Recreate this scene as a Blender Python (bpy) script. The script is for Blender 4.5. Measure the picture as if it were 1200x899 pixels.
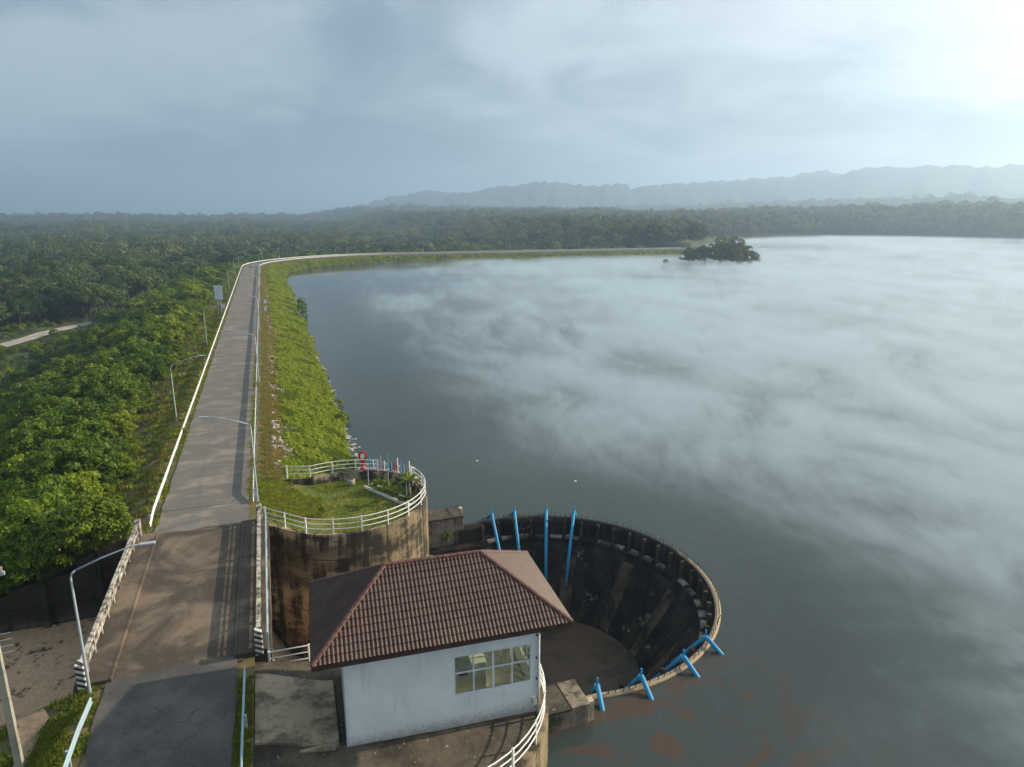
import bpy, bmesh, math, random
import numpy as np
from mathutils import Vector, Matrix, noise as mnoise
R = math.radians
random.seed(7)
for o in list(bpy.data.objects): bpy.data.objects.remove(o)
SC = bpy.context.scene
COL = SC.collection

# ------------------------------------------------------------------ camera
CX, CY, CZ = 5.31, -37.0, 20.0
YAW, PITCH, FPX = R(19.4), R(13.82), 811.0
cam_d = bpy.data.cameras.new('camera'); cam = bpy.data.objects.new('camera', cam_d); COL.objects.link(cam)
cam.location = (CX, CY, CZ); cam.rotation_euler = (R(90) - PITCH, 0, -YAW)
cam_d.sensor_width = 36; cam_d.lens = 36 * FPX / 1200; cam_d.clip_start = 0.5; cam_d.clip_end = 40000
SC.camera = cam

# ------------------------------------------------------------------ world and sun
SUN_B, SUN_EL = R(91.0), R(25.5)           # bearing from +Y towards +X, elevation
SUN_DIR = Vector((math.sin(SUN_B) * math.cos(SUN_EL), math.cos(SUN_B) * math.cos(SUN_EL), math.sin(SUN_EL)))
W = bpy.data.worlds.new('World'); SC.world = W; W.use_nodes = True
def build_world():
    nt = W.node_tree; nt.nodes.clear(); N = nt.nodes.new; L = nt.links.new
    out = N('ShaderNodeOutputWorld'); bg = N('ShaderNodeBackground'); bg.inputs['Strength'].default_value = 0.10
    L(bg.outputs[0], out.inputs[0])
    sky = N('ShaderNodeTexSky'); sky.sky_type = 'NISHITA'; sky.sun_disc = False
    sky.sun_elevation = SUN_EL; sky.sun_rotation = SUN_B; sky.air_density = 1.0; sky.dust_density = 2.0
    tc = N('ShaderNodeTexCoord')
    def vm(op, a, b=None):
        n = N('ShaderNodeVectorMath'); n.operation = op; L(a, n.inputs[0])
        if b is not None:
            if isinstance(b, tuple): n.inputs[1].default_value = b
            else: L(b, n.inputs[1])
        return n
    def mm(op, a, b=None, c=None, clamp=False):
        n = N('ShaderNodeMath'); n.operation = op; n.use_clamp = clamp
        for i, v in enumerate((a, b, c)):
            if v is None: continue
            if isinstance(v, (int, float)): n.inputs[i].default_value = v
            else: L(v, n.inputs[i])
        return n.outputs[0]
    d = vm('NORMALIZE', tc.outputs['Generated']).outputs[0]
    sep = N('ShaderNodeSeparateXYZ'); L(d, sep.inputs[0])
    zc = mm('ADD', mm('MAXIMUM', sep.outputs[2], 0.0), 0.22)
    px = mm('DIVIDE', sep.outputs[0], zc); py = mm('DIVIDE', sep.outputs[1], zc)
    comb = N('ShaderNodeCombineXYZ'); L(px, comb.inputs[0]); L(py, comb.inputs[1])
    def noise(scale, detail, rough, dist, off):
        mp = N('ShaderNodeMapping'); mp.inputs['Location'].default_value = off; L(comb.outputs[0], mp.inputs[0])
        n = N('ShaderNodeTexNoise'); n.inputs['Scale'].default_value = scale; n.inputs['Detail'].default_value = detail
        n.inputs['Roughness'].default_value = rough; n.inputs['Distortion'].default_value = dist
        L(mp.outputs[0], n.inputs['Vector']); return n.outputs['Fac']
    n1 = noise(0.7, 5, 0.5, 0.6, (3.1, 1.7, 0)); n2 = noise(2.1, 7, 0.58, 0.6, (0.4, 7.2, 0))
    cl = mm('ADD', mm('MULTIPLY', n1, 0.6), mm('MULTIPLY', n2, 0.4))
    mr = N('ShaderNodeMapRange'); mr.interpolation_type = 'SMOOTHSTEP'
    mr.inputs[1].default_value = 0.36; mr.inputs[2].default_value = 0.62; L(cl, mr.inputs[0])
    dt = mm('MAXIMUM', vm('DOT_PRODUCT', d, tuple(SUN_DIR)).outputs['Value'], 0.0)
    g1 = mm('POWER', dt, 1.9); g2 = mm('POWER', dt, 14.0)
    mix = N('ShaderNodeMix'); mix.data_type = 'RGBA'
    mix.inputs['A'].default_value = (1.4, 2.0, 2.5, 1); mix.inputs['B'].default_value = (3.9, 4.65, 5.1, 1)
    L(mr.outputs[0], mix.inputs['Factor'])
    gsum = mm('ADD', mm('MULTIPLY', g1, mm('ADD', mm('MULTIPLY', mr.outputs[0], 2.9), 2.9)), mm('MULTIPLY', g2, 1.2))
    gl = vm('SCALE', mix.outputs['Result']); gl.operation = 'SCALE'
    gcol = N('ShaderNodeCombineXYZ')
    L(gsum, gcol.inputs[0]); L(gsum, gcol.inputs[1]); L(gsum, gcol.inputs[2])
    gc2 = vm('MULTIPLY', gcol.outputs[0], (1.0, 0.96, 0.88))
    cloud = vm('ADD', mix.outputs['Result'], gc2.outputs[0])
    fin = N('ShaderNodeMix'); fin.data_type = 'RGBA'; fin.inputs['Factor'].default_value = 0.85
    L(sky.outputs[0], fin.inputs['A']); L(cloud.outputs[0], fin.inputs['B'])
    L(fin.outputs['Result'], bg.inputs['Color'])
build_world()
sun_d = bpy.data.lights.new('sun', 'SUN'); sun_d.energy = 5.0; sun_d.angle = R(0.8); sun_d.color = (1.0, 0.84, 0.61)
sun = bpy.data.objects.new('sun', sun_d); COL.objects.link(sun)
sun.rotation_euler = (-SUN_DIR).to_track_quat('-Z', 'Y').to_euler(); sun.location = (60, 0, 60)
SC.view_settings.view_transform = 'Standard'; SC.view_settings.look = 'None'
SC.view_settings.exposure = 0.45; SC.view_settings.gamma = 1.0
cy = SC.cycles
cy.use_denoising = True; cy.max_bounces = 6; cy.diffuse_bounces = 3; cy.glossy_bounces = 3
cy.transmission_bounces = 6; cy.transparent_max_bounces = 10; cy.volume_bounces = 2
cy.use_adaptive_sampling = True; cy.adaptive_threshold = 0.015
cy.caustics_reflective = False; cy.caustics_refractive = False

# ------------------------------------------------------------------ helpers: materials
MATS = {}
class NT:
    def __init__(s, name):
        s.m = bpy.data.materials.new(name); s.m.use_nodes = True; s.nt = s.m.node_tree; s.nt.nodes.clear()
        s.out = s.nt.nodes.new('ShaderNodeOutputMaterial'); MATS[name] = s.m
    def n(s, t, **kw):
        x = s.nt.nodes.new(t)
        for k, v in kw.items(): setattr(x, k, v)
        return x
    def l(s, a, b): s.nt.links.new(a, b)
    def set(s, sock, v):
        if hasattr(v, 'default_value') or hasattr(v, 'links'): s.l(v, sock)
        else: sock.default_value = v
    def math(s, op, a, b=None, c=None, clamp=False):
        x = s.n('ShaderNodeMath', operation=op); x.use_clamp = clamp
        for i, v in enumerate((a, b, c)):
            if v is not None: s.set(x.inputs[i], v)
        return x.outputs[0]
    def pos(s, kind='world', scale=(1, 1, 1), rot=(0, 0, 0), loc=(0, 0, 0)):
        if kind == 'world': v = s.n('ShaderNodeNewGeometry').outputs['Position']
        else: v = s.n('ShaderNodeTexCoord').outputs['Object']
        mp = s.n('ShaderNodeMapping'); mp.inputs['Scale'].default_value = scale; mp.inputs['Rotation'].default_value = rot
        mp.inputs['Location'].default_value = loc
        s.l(v, mp.inputs[0]); return mp.outputs[0]
    def noise(s, vec, scale=1.0, detail=4, rough=0.55, dist=0.0):
        x = s.n('ShaderNodeTexNoise'); s.l(vec, x.inputs['Vector']); x.inputs['Scale'].default_value = scale
        x.inputs['Detail'].default_value = detail; x.inputs['Roughness'].default_value = rough
        x.inputs['Distortion'].default_value = dist; return x.outputs['Fac']
    def ramp(s, fac, a, b):
        x = s.n('ShaderNodeMapRange'); x.interpolation_type = 'SMOOTHSTEP'
        s.set(x.inputs[0], fac); x.inputs[1].default_value = a; x.inputs[2].default_value = b; return x.outputs[0]
    def mix(s, fac, a, b, blend='MIX'):
        x = s.n('ShaderNodeMix', data_type='RGBA', blend_type=blend)
        s.set(x.inputs['Factor'], fac)
        s.set(x.inputs['A'], a if not isinstance(a, tuple) else (*a, 1)); s.set(x.inputs['B'], b if not isinstance(b, tuple) else (*b, 1))
        return x.outputs['Result']
    def bump(s, h, strength=0.3, dist=0.05):
        b = s.n('ShaderNodeBump'); b.inputs['Strength'].default_value = strength; b.inputs['Distance'].default_value = dist
        s.l(h, b.inputs['Height']); return b.outputs[0]
    def principled(s, col, rough=0.7, normal=None, metallic=0.0, spec=0.4):
        p = s.n('ShaderNodeBsdfPrincipled'); s.set(p.inputs['Base Color'], col if not isinstance(col, tuple) else (*col, 1))
        s.set(p.inputs['Roughness'], rough); p.inputs['Metallic'].default_value = metallic
        p.inputs['Specular IOR Level'].default_value = spec
        if normal is not None: s.l(normal, p.inputs['Normal'])
        return p
    def done(s, shader, vol=None):
        if shader is not None: s.l(shader.outputs[0], s.out.inputs['Surface'])
        return s.m
def simple(name, c1, c2, scale=2.0, rough=0.6, kind='object', bump=0.0, metallic=0.0, spec=0.4, lo=0.35, hi=0.65):
    t = NT(name); n = t.noise(t.pos(kind), scale, 5, 0.6)
    c = t.mix(t.ramp(n, lo, hi), c1, c2)
    nb = t.bump(n, bump, 0.05) if bump else None
    return t.done(t.principled(c, rough, nb, metallic, spec))
def painted(name, col, dirt, scale=3.0, rough=0.5, amount=(0.55, 0.75)):
    t = NT(name); p = t.pos('world')
    n = t.noise(p, scale, 6, 0.7); n2 = t.noise(p, scale * 9, 3, 0.6)
    f = t.ramp(t.math('ADD', t.math('MULTIPLY', n, .75), t.math('MULTIPLY', n2, .25)), *amount)
    return t.done(t.principled(t.mix(f, col, dirt), rough, t.bump(n2, 0.15, 0.01)))
def foliage(name, c1, c2, c3, transl=0.35):
    t = NT(name); p = t.pos('world')
    n = t.noise(p, 0.35, 4, 0.6); n2 = t.noise(p, 2.3, 3, 0.6)
    oi = t.n('ShaderNodeObjectInfo').outputs['Random']
    c = t.mix(t.ramp(n2, 0.3, 0.7), c1, c2)
    f = t.ramp(t.math('ADD', t.math('MULTIPLY', n, .6), t.math('MULTIPLY', oi, .55)), 0.44, 0.82)
    c = t.mix(f, c, c3)
    d = t.principled(c, 0.55, None, 0, 0.3)
    tr = t.n('ShaderNodeBsdfTranslucent'); t.l(t.mix(0.5, c, (c3[0] * 1.2, c3[1] * 1.2, c3[2])), tr.inputs[0])
    mx = t.n('ShaderNodeMixShader'); mx.inputs[0].default_value = transl
    t.l(d.outputs[0], mx.inputs[1]); t.l(tr.outputs[0], mx.inputs[2]); return t.done(mx)

def make_materials():
    # old road: pale worn asphalt with faint transverse streaks
    t = NT('asphalt_worn'); p = t.pos('world'); big = t.noise(p, 0.18, 4, 0.6)
    st = t.noise(t.pos('world', (0.3, .55, 1), (0, 0, .12)), 1.0, 6, 0.7, .8); fine = t.noise(p, 14, 4, 0.7); sp = t.noise(p, 2.6, 3, .5)
    lane = t.noise(t.pos('world', (1.3, .03, 1)), 1.0, 3, .6)
    c = t.mix(t.ramp(st, .46, .66), (.125, .112, .098), (.24, .21, .178)); c = t.mix(t.math('MULTIPLY', t.ramp(lane, .5, .7), .4), c, (.10, .096, .092))
    c = t.mix(t.math('MULTIPLY', t.ramp(big, .5, .66), .55), c, (.09, .088, .09))
    c = t.mix(t.math('MULTIPLY', t.ramp(sp, .69, .72), .8), c, (.05, .046, .042))
    c = t.mix(t.math('MULTIPLY', t.ramp(fine, .4, .7), .35), c, (.25, .24, .225))
    t.done(t.principled(c, .85, t.bump(fine, .35, .01)))
    t = NT('asphalt_patch'); p = t.pos('world'); big = t.noise(p, .4, 5, .6); fine = t.noise(p, 15, 4, .7)
    c = t.mix(t.ramp(big, .4, .65), (.058, .055, .053), (.105, .098, .09)); c = t.mix(t.math('MULTIPLY', t.ramp(fine, .45, .7), .35), c, (.18, .168, .15))
    ck = t.n('ShaderNodeTexVoronoi', feature='DISTANCE_TO_EDGE'); ck.inputs['Scale'].default_value = .55; t.l(t.pos('world', (1, 1, 1)), ck.inputs['Vector']); wob = t.noise(p, 1.4, 5, .7)
    c = t.mix(t.math('MULTIPLY', t.ramp(t.math('ADD', ck.outputs['Distance'], t.math('MULTIPLY', wob, .05)), .034, .024), .8), c, (.02, .019, .018))
    t.done(t.principled(c, .85, t.bump(fine, .35, .01)))
    # bridge deck: brown, water stained concrete
    t = NT('deck_concrete'); p = t.pos('world'); big = t.noise(p, .28, 6, .62, .6); m = t.noise(p, 1.3, 5, .65); fine = t.noise(p, 16, 4, .7)
    c = t.mix(t.ramp(big, .42, .62), (.062, .048, .037), (.185, .14, .10)); c = t.mix(t.math('MULTIPLY', t.ramp(m, .5, .75), .5), c, (.04, .033, .027))
    c = t.mix(t.math('MULTIPLY', t.ramp(fine, .5, .75), .3), c, (.25, .2, .15))
    t.done(t.principled(c, .85, t.bump(fine, .3, .01)))
    # stained retaining wall: tan courses with black vertical runs
    def stained(name, base, dark, amt, band=True, blotch=(.45, .6)):
        t = NT(name); p = t.pos('world')
        run = t.noise(t.pos('world', (1.6, 1.6, .13)), 1.0, 5, .65, .3); bl = t.noise(t.pos('world', (.5, .5, .9)), 1.0, 6, .68)
        fine = t.noise(p, 6, 4, .65)
        f = t.math('ADD', t.math('MULTIPLY', run, .5), t.math('MULTIPLY', bl, .5)); f = t.ramp(f, *blotch)
        c = t.mix(t.ramp(fine, .35, .7), base, tuple(v * 1.35 for v in base))
        c = t.mix(t.math('MULTIPLY', f, amt), c, dark)
        if band:
            z = t.n('ShaderNodeSeparateXYZ'); t.l(p, z.inputs[0])
            w = t.math('FRACT', t.math('MULTIPLY', z.outputs[2], 1 / 1.9)); wl = t.math('LESS_THAN', w, .035)
            c = t.mix(t.math('MULTIPLY', wl, .8), c, (.012, .011, .01))
            nb = t.noise(t.pos('world', (.05, .05, .55)), 1.0, 2, .5)
            c = t.mix(t.math('MULTIPLY', t.ramp(nb, .45, .62), .75), c, dark)
        return t.done(t.principled(c, .9, t.bump(fine, .5, .03)))
    stained('wall_concrete', (.33, .26, .165), (.022, .019, .015), .96, True, (.44, .54))
    stained('round_wall_concrete', (.24, .185, .11), (.028, .024, .018), .95, False, (.42, .55))
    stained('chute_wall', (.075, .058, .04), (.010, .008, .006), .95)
    stained('chute_floor', (.40, .27, .17), (.03, .022, .015), .92, False, (.53, .60))
    stained('pier_concrete', (.20, .165, .125), (.03, .026, .022), .9, False, (.45, .62))
    # weir interior: black algae with pale scoured patches
    t = NT('weir_black'); p = t.pos('world'); a = t.noise(p, .55, 5, .65); b = t.noise(p, 4.5, 4, .7); big = t.noise(p, .16, 2, .5)
    run = t.noise(t.pos('world', (1, 1, .12)), .9, 4, .6)
    c = t.mix(t.ramp(run, .4, .65), (.010, .010, .010), (.034, .028, .023))
    f = t.math('MULTIPLY', t.ramp(a, .58, .66), t.math('MULTIPLY', t.ramp(b, .46, .6), t.ramp(big, .38, .5)))
    c = t.mix(f, c, (.21, .195, .17)); t.done(t.principled(c, .9, t.bump(b, .5, .06), 0, .08))
    simple('weir_brown', (.02, .017, .014), (.095, .072, .054), .7, .9, 'world', .4, spec=.08)
    simple('ledge_concrete', (.05, .043, .036), (.3, .265, .225), .9, .85, 'world', .3, lo=.42, hi=.6)
    simple('crest_concrete', (.3, .24, .165), (.52, .43, .31), 1.5, .8, 'world', .2)
    t = NT('crest_algae_sunlit'); p = t.pos('world'); z = t.n('ShaderNodeSeparateXYZ'); t.l(p, z.inputs[0]); n = t.noise(p, .8, 5, .65)
    f = t.ramp(t.math('ADD', t.math('MULTIPLY', z.outputs[1], -.10), t.math('MULTIPLY', n, 1.2)), .35, .85)  # black algae crest; tan towards the near side paints in the glancing sun
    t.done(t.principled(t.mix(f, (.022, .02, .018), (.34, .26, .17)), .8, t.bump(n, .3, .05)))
    t = NT('pool_floor'); p = t.pos('world'); a = t.noise(p, .35, 6, .65, .5); b = t.noise(p, 2.2, 4, .6)
    c = t.mix(t.ramp(a, .42, .6), (.075, .045, .028), (.012, .015, .006)); c = t.mix(t.math('MULTIPLY', t.ramp(b, .5, .66), .5), c, (.055, .05, .02))
    t.done(t.principled(c, .6, t.bump(b, .3, .05)))
    # platform of the pump house: mossy, dark, with pale lichen spots
    t = NT('mossy_concrete'); p = t.pos('world'); a = t.noise(p, .5, 6, .65, .4); sp = t.noise(p, 5.5, 3, .55); b = t.noise(p, 2, 5, .6)
    c = t.mix(t.ramp(a, .4, .62), (.035, .03, .022), (.11, .09, .065)); c = t.mix(t.math('MULTIPLY', t.ramp(b, .52, .7), .6), c, (.035, .04, .015))
    c = t.mix(t.math('MULTIPLY', t.ramp(sp, .66, .72), .8), c, (.4, .37, .31)); t.done(t.principled(c, .9, t.bump(sp, .4, .03)))
    t = NT('slab_concrete'); p = t.pos('world'); a = t.noise(p, .8, 8, .72, .15); sp = t.noise(p, 8, 4, .65)
    c = t.mix(t.ramp(a, .4, .6), (.13, .10, .075), (.38, .30, .21)); c = t.mix(t.math('MULTIPLY', t.ramp(sp, .5, .7), .35), c, (.42, .37, .29))
    t.done(t.principled(c, .9, t.bump(sp, .4, .02)))
    painted('white_paint', (.78, .77, .73), (.42, .36, .27), 1.7, .5, (.56, .8))
    painted('weathered_paint', (.50, .46, .40), (.085, .072, .06), 2.2, .7, (.42, .58))
    painted('guard_white', (.66, .68, .66), (.36, .36, .33), .9, .45, (.52, .72))
    painted('pale_blue_paint', (.33, .45, .52), (.25, .31, .34), 1.2, .45, (.5, .8))
    painted('galvanised', (.36, .42, .46), (.22, .22, .2), 1.5, .45, (.5, .75))
    painted('pole_concrete', (.36, .34, .27), (.22, .2, .16), 1.2, .85, (.45, .65))
    painted('pipe_blue', (.02, .27, .54), (.10, .15, .19), 3.2, .5, (.52, .70))
    simple('steel_dark', (.03, .027, .024), (.07, .05, .035), 4, .6)
    t = NT('wall_paint'); p = t.pos('world'); o_ = t.pos('object'); zz = t.n('ShaderNodeSeparateXYZ'); t.l(o_, zz.inputs[0])
    n = t.noise(p, .7, 5, .6); run = t.noise(t.pos('object', (2.6, 2.6, .22)), 1.0, 5, .65); fn = t.noise(p, 7, 4, .65)
    c = t.mix(t.ramp(n, .38, .7), (.82, .84, .84), (.72, .745, .75))
    c = t.mix(t.math('MULTIPLY', t.ramp(run, .52, .72), .32), c, (.46, .46, .43))
    spl = t.ramp(t.math('ADD', zz.outputs[2], t.math('MULTIPLY', fn, -.9)), -.75, -1.55); c = t.mix(t.math('MULTIPLY', spl, .7), c, (.24, .2, .15))
    t.done(t.principled(c, .75, t.bump(fn, .12, .01)))
    painted('wall_paint_side', (.52, .49, .42), (.30, .27, .22), .7, .75, (.45, .7))
    simple('interior_paint', (.74, .73, .60), (.8, .78, .66), .5, .8)
    simple('cabinet_grey', (.58, .60, .52), (.66, .68, .6), 2, .5)
    simple('frame_white', (.74, .76, .76), (.62, .65, .66), 3, .4)
    # roof
    t = NT('roof_tile'); oi = t.n('ShaderNodeObjectInfo').outputs['Random']; p = t.pos('world'); n = t.noise(p, .6, 5, .6); f2 = t.noise(p, 14, 4, .6)
    c = t.mix(oi, (.040, .018, .014), (.070, .031, .024)); c = t.mix(t.math('MULTIPLY', t.ramp(n, .42, .68), .55), c, (.085, .05, .04))
    c = t.mix(t.math('MULTIPLY', t.ramp(f2, .58, .72), .4), c, (.045, .022, .02))
    fl = t.n('ShaderNodeVectorMath', operation='FLOOR'); t.l(t.pos('world', (3.0, 3.0, 3.0)), fl.inputs[0]); wn = t.n('ShaderNodeTexWhiteNoise'); t.l(fl.outputs[0], wn.inputs['Vector'])
    c = t.mix(t.math('MULTIPLY', wn.outputs['Value'], .35), c, (.11, .062, .05)); ms = t.noise(p, 1.6, 5, .7)
    c = t.mix(t.math('MULTIPLY', t.ramp(ms, .58, .72), .45), c, (.035, .034, .022))
    t.done(t.principled(c, .5, t.bump(f2, .15, .005), 0, .35))
    t = NT('ridge_tile'); oi = t.n('ShaderNodeObjectInfo').outputs['Random']; f2 = t.noise(t.pos('world'), 9, 4, .6)
    c = t.mix(oi, (.095, .037, .027), (.15, .06, .044)); c = t.mix(t.math('MULTIPLY', t.ramp(f2, .5, .7), .4), c, (.06, .03, .024)); t.done(t.principled(c, .5, None, 0, .45))
    simple('fascia_brown', (.045, .02, .018), (.07, .032, .027), 2, .5)
    # glass
    t = NT('window_glass'); g = t.n('ShaderNodeBsdfGlossy'); g.inputs['Roughness'].default_value = .02
    tr = t.n('ShaderNodeBsdfTransparent'); tr.inputs[0].default_value = (.93, .96, .92, 1)
    lw = t.n('ShaderNodeFresnel'); lw.inputs[0].default_value = 1.5; mx = t.n('ShaderNodeMixShader')
    t.l(t.math('ADD', t.math('MULTIPLY', lw.outputs[0], .8), .0), mx.inputs[0]); t.l(tr.outputs[0], mx.inputs[1]); t.l(g.outputs[0], mx.inputs[2]); t.done(mx)
    # striped end posts
    t = NT('striped_paint'); p = t.pos('world'); z = t.n('ShaderNodeSeparateXYZ'); t.l(p, z.inputs[0])
    w = t.math('ADD', t.math('ADD', z.outputs[2], t.math('MULTIPLY', z.outputs[1], .55)), t.math('MULTIPLY', z.outputs[0], .55))
    w = t.math('LESS_THAN', t.math('FRACT', t.math('MULTIPLY', w, 3.6)), .5); n = t.noise(p, 3, 5, .6)
    c = t.mix(w, (.03, .03, .032), (.62, .6, .56)); c = t.mix(t.math('MULTIPLY', t.ramp(n, .5, .75), .5), c, (.14, .12, .1)); t.done(t.principled(c, .7))
    # soils, grass, ground
    t = NT('dam_soil'); p = t.pos('world'); a = t.noise(p, .35, 5, .6); b = t.noise(p, 3, 5, .65)
    x = t.n('ShaderNodeSeparateXYZ'); t.l(p, x.inputs[0])
    c = t.mix(t.ramp(a, .4, .62), (.075, .085, .022), (.15, .115, .05)); c = t.mix(t.math('MULTIPLY', t.ramp(b, .5, .7), .5), c, (.20, .14, .075))
    t.done(t.principled(c, .95, t.bump(b, .6, .08)))
    t = NT('bare_path'); p = t.pos('world'); b = t.noise(p, 3, 5, .65); t.done(t.principled(t.mix(t.ramp(b, .35, .65), (.22, .155, .10), (.32, .235, .165)), .95, t.bump(b, .5, .04)))
    t = NT('lawn'); p = t.pos('world'); a = t.noise(p, .45, 4, .6); b = t.noise(p, 9, 4, .7)
    c = t.mix(t.ramp(a, .42, .6), (.085, .12, .014), (.18, .165, .04)); c = t.mix(t.math('MULTIPLY', t.ramp(b, .45, .7), .5), c, (.13, .18, .02)); t.done(t.principled(c, .95, t.bump(b, .9, .08)))
    t = NT('forest_floor'); p = t.pos('world'); a = t.noise(p, .012, 6, .6); b = t.noise(p, .09, 5, .65); e = t.noise(p, .0016, 4, .5)
    c = t.mix(t.ramp(b, .38, .62), (.022, .036, .012), (.062, .080, .026)); c = t.mix(t.math('MULTIPLY', t.ramp(a, .5, .66), .6), c, (.085, .09, .032))
    c = t.mix(t.math('MULTIPLY', t.ramp(e, .48, .6), .5), c, (.03, .045, .018)); t.done(t.principled(c, .95, t.bump(b, .9, 4.0)))
    t = NT('mountain_forest'); p = t.pos('world'); a = t.noise(p, .004, 6, .65); t.done(t.principled(t.mix(t.ramp(a, .4, .62), (.03, .045, .022), (.06, .068, .035)), .95, t.bump(a, 1.0, 60)))
    simple('red_earth', (.27, .15, .085), (.34, .24, .16), .15, .95, 'world')
    simple('track_dirt', (.3, .27, .23), (.42, .38, .33), .3, .95, 'world')
    simple('stone_pale', (.30, .28, .25), (.5, .47, .42), 3, .9)
    simple('bark', (.07, .055, .04), (.15, .12, .09), 4, .9); simple('bark_pale', (.22, .19, .15), (.32, .28, .23), 3, .9)
    foliage('leaf_shrub', (.075, .145, .008), (.14, .235, .012), (.26, .32, .02))
    foliage('leaf_shrub_dark', (.04, .095, .008), (.085, .155, .012), (.16, .22, .018))
    foliage('leaf_tree', (.03, .07, .012), (.06, .115, .018), (.11, .155, .026), .25)
    foliage('leaf_tree_dark', (.018, .042, .010), (.034, .066, .015), (.055, .088, .02), .2)
    foliage('leaf_tree_pale', (.07, .095, .022), (.12, .14, .036), (.17, .18, .055), .25)
    foliage('leaf_tree_dry', (.06, .05, .03), (.09, .07, .042), (.11, .095, .05), .2)
    foliage('grass_green', (.17, .25, .010), (.25, .325, .015), (.34, .37, .035), .4)
    foliage('grass_dark', (.09, .15, .010), (.13, .2, .012), (.19, .24, .02), .4)
    foliage('grass_dry', (.24, .18, .05), (.33, .24, .08), (.22, .21, .04), .4)
    foliage('palm_leaf', (.06, .13, .01), (.12, .2, .02), (.2, .26, .03), .4)
    for nm, c in dict(sign_red=(.45, .02, .02), sign_blue=(.05, .28, .5), sign_teal=(.06, .32, .3), sign_white=(.78, .78, .76), sign_pink=(.42, .27, .27), board_white=(.66, .72, .8)).items():
        simple(nm, c, tuple(v * .85 for v in c), 3, .45)
    # water: murky, mirror-like, with brown scum drifting by the weir
    t = NT('lake_water'); p = t.pos('world')
    sc = t.noise(t.pos('world', (.22, .3, 1)), 1.0, 5, .6, 1.2); fine = t.noise(p, 1.5, 4, .6)
    vd = t.n('ShaderNodeVectorMath', operation='DISTANCE'); t.l(p, vd.inputs[0]); vd.inputs[1].default_value = (20.5, -15, -3.35)
    near = t.ramp(vd.outputs['Value'], 12, 3)
    f = t.math('MULTIPLY', t.ramp(t.math('ADD', sc, t.math('MULTIPLY', near, .07)), .53, .62), near)
    body = t.mix(t.math('MULTIPLY', f, .85), (.060, .080, .080), (.11, .07, .052))
    w1 = t.noise(t.pos('world', (.5, .9, 1), (0, 0, .5)), 1.0, 4, .6); w2 = t.noise(t.pos('world', (.05, .12, 1), (0, 0, .35)), 1.0, 3, .5)
    nb = t.bump(t.math('ADD', t.math('MULTIPLY', w1, .35), w2), .10, .25)
    df = t.n('ShaderNodeBsdfDiffuse'); t.l(body, df.inputs[0])
    gl = t.n('ShaderNodeBsdfGlossy'); gl.inputs['Roughness'].default_value = .07; t.l(nb, gl.inputs['Normal'])
    fr = t.n('ShaderNodeFresnel'); fr.inputs[0].default_value = 1.33; t.l(nb, fr.inputs['Normal'])
    tr = t.n('ShaderNodeBsdfTransparent'); tr.inputs[0].default_value = (.75, .8, .6, 1)
    m0 = t.n('ShaderNodeMixShader'); m0.inputs[0].default_value = .30; t.l(df.outputs[0], m0.inputs[1]); t.l(tr.outputs[0], m0.inputs[2])
    mx = t.n('ShaderNodeMixShader'); t.l(t.math('MULTIPLY', fr.outputs[0], t.math('SUBTRACT', 1.0, t.math('MULTIPLY', f, .35))), mx.inputs[0])
    t.l(m0.outputs[0], mx.inputs[1]); t.l(gl.outputs[0], mx.inputs[2]); t.done(mx)
    simple('lake_mud', (.022, .022, .015), (.035, .032, .022), .2, .95, 'world')
    # air
    t = NT('haze_air'); v = t.n('ShaderNodeVolumePrincipled'); v.inputs['Color'].default_value = (.60, .78, 1.0, 1)
    v.inputs['Density'].default_value = 4.3e-4; v.inputs['Anisotropy'].default_value = .55; t.l(v.outputs[0], t.out.inputs['Volume'])
    t = NT('mist_air'); p = t.pos('world'); z = t.n('ShaderNodeSeparateXYZ'); t.l(p, z.inputs[0])
    big = t.noise(t.pos('world', (1, .8, 0), (0, 0, .9)), .012, 3, .5, .6)
    mid = t.noise(t.pos('world', (1.25, .7, 1.0), (0, 0, .6)), .05, 10, .70, 1.3)
    fin = t.noise(t.pos('world', (1.3, .6, 1.0), (0, 0, 1.0)), .4, 6, .7, 1.2)
    cov = t.math('MULTIPLY', t.ramp(t.math('SUBTRACT', z.outputs[0], t.math('MULTIPLY', z.outputs[1], .3)), -60, 70), .15)
    cov = t.math('MINIMUM', cov, .2)
    f = t.math('ADD', t.math('ADD', t.math('MULTIPLY', big, .45), t.math('MULTIPLY', mid, .75)), t.math('ADD', t.math('MULTIPLY', fin, .30), t.math('SUBTRACT', cov, .07)))
    f = t.math('ADD', t.math('MULTIPLY', t.ramp(f, .67, .92), .9), t.math('MULTIPLY', cov, .75))
    wd = t.n('ShaderNodeVectorMath', operation='DISTANCE'); t.l(p, wd.inputs[0]); wd.inputs[1].default_value = (20.75, 0, -3)
    edge = t.math('MULTIPLY', t.math('MULTIPLY', t.ramp(z.outputs[0], 21, 40), t.ramp(wd.outputs['Value'], 13.5, 27)), t.ramp(z.outputs[2], -.5, -3.3))
    vd = t.n('ShaderNodeVectorMath', operation='DISTANCE'); t.l(p, vd.inputs[0]); vd.inputs[1].default_value = (30, -30, -3)
    thin = t.math('DIVIDE', 1.0, t.math('ADD', 1.0, t.math('MULTIPLY', vd.outputs['Value'], .011)))
    dens = t.math('MULTIPLY', t.math('MULTIPLY', f, edge), t.math('MULTIPLY', thin, .30))
    v = t.n('ShaderNodeVolumePrincipled'); v.inputs['Color'].default_value = (.70, .86, 1.0, 1); v.inputs['Anisotropy'].default_value = .3
    t.l(dens, v.inputs['Density']); t.l(v.outputs[0], t.out.inputs['Volume'])
make_materials()

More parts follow.
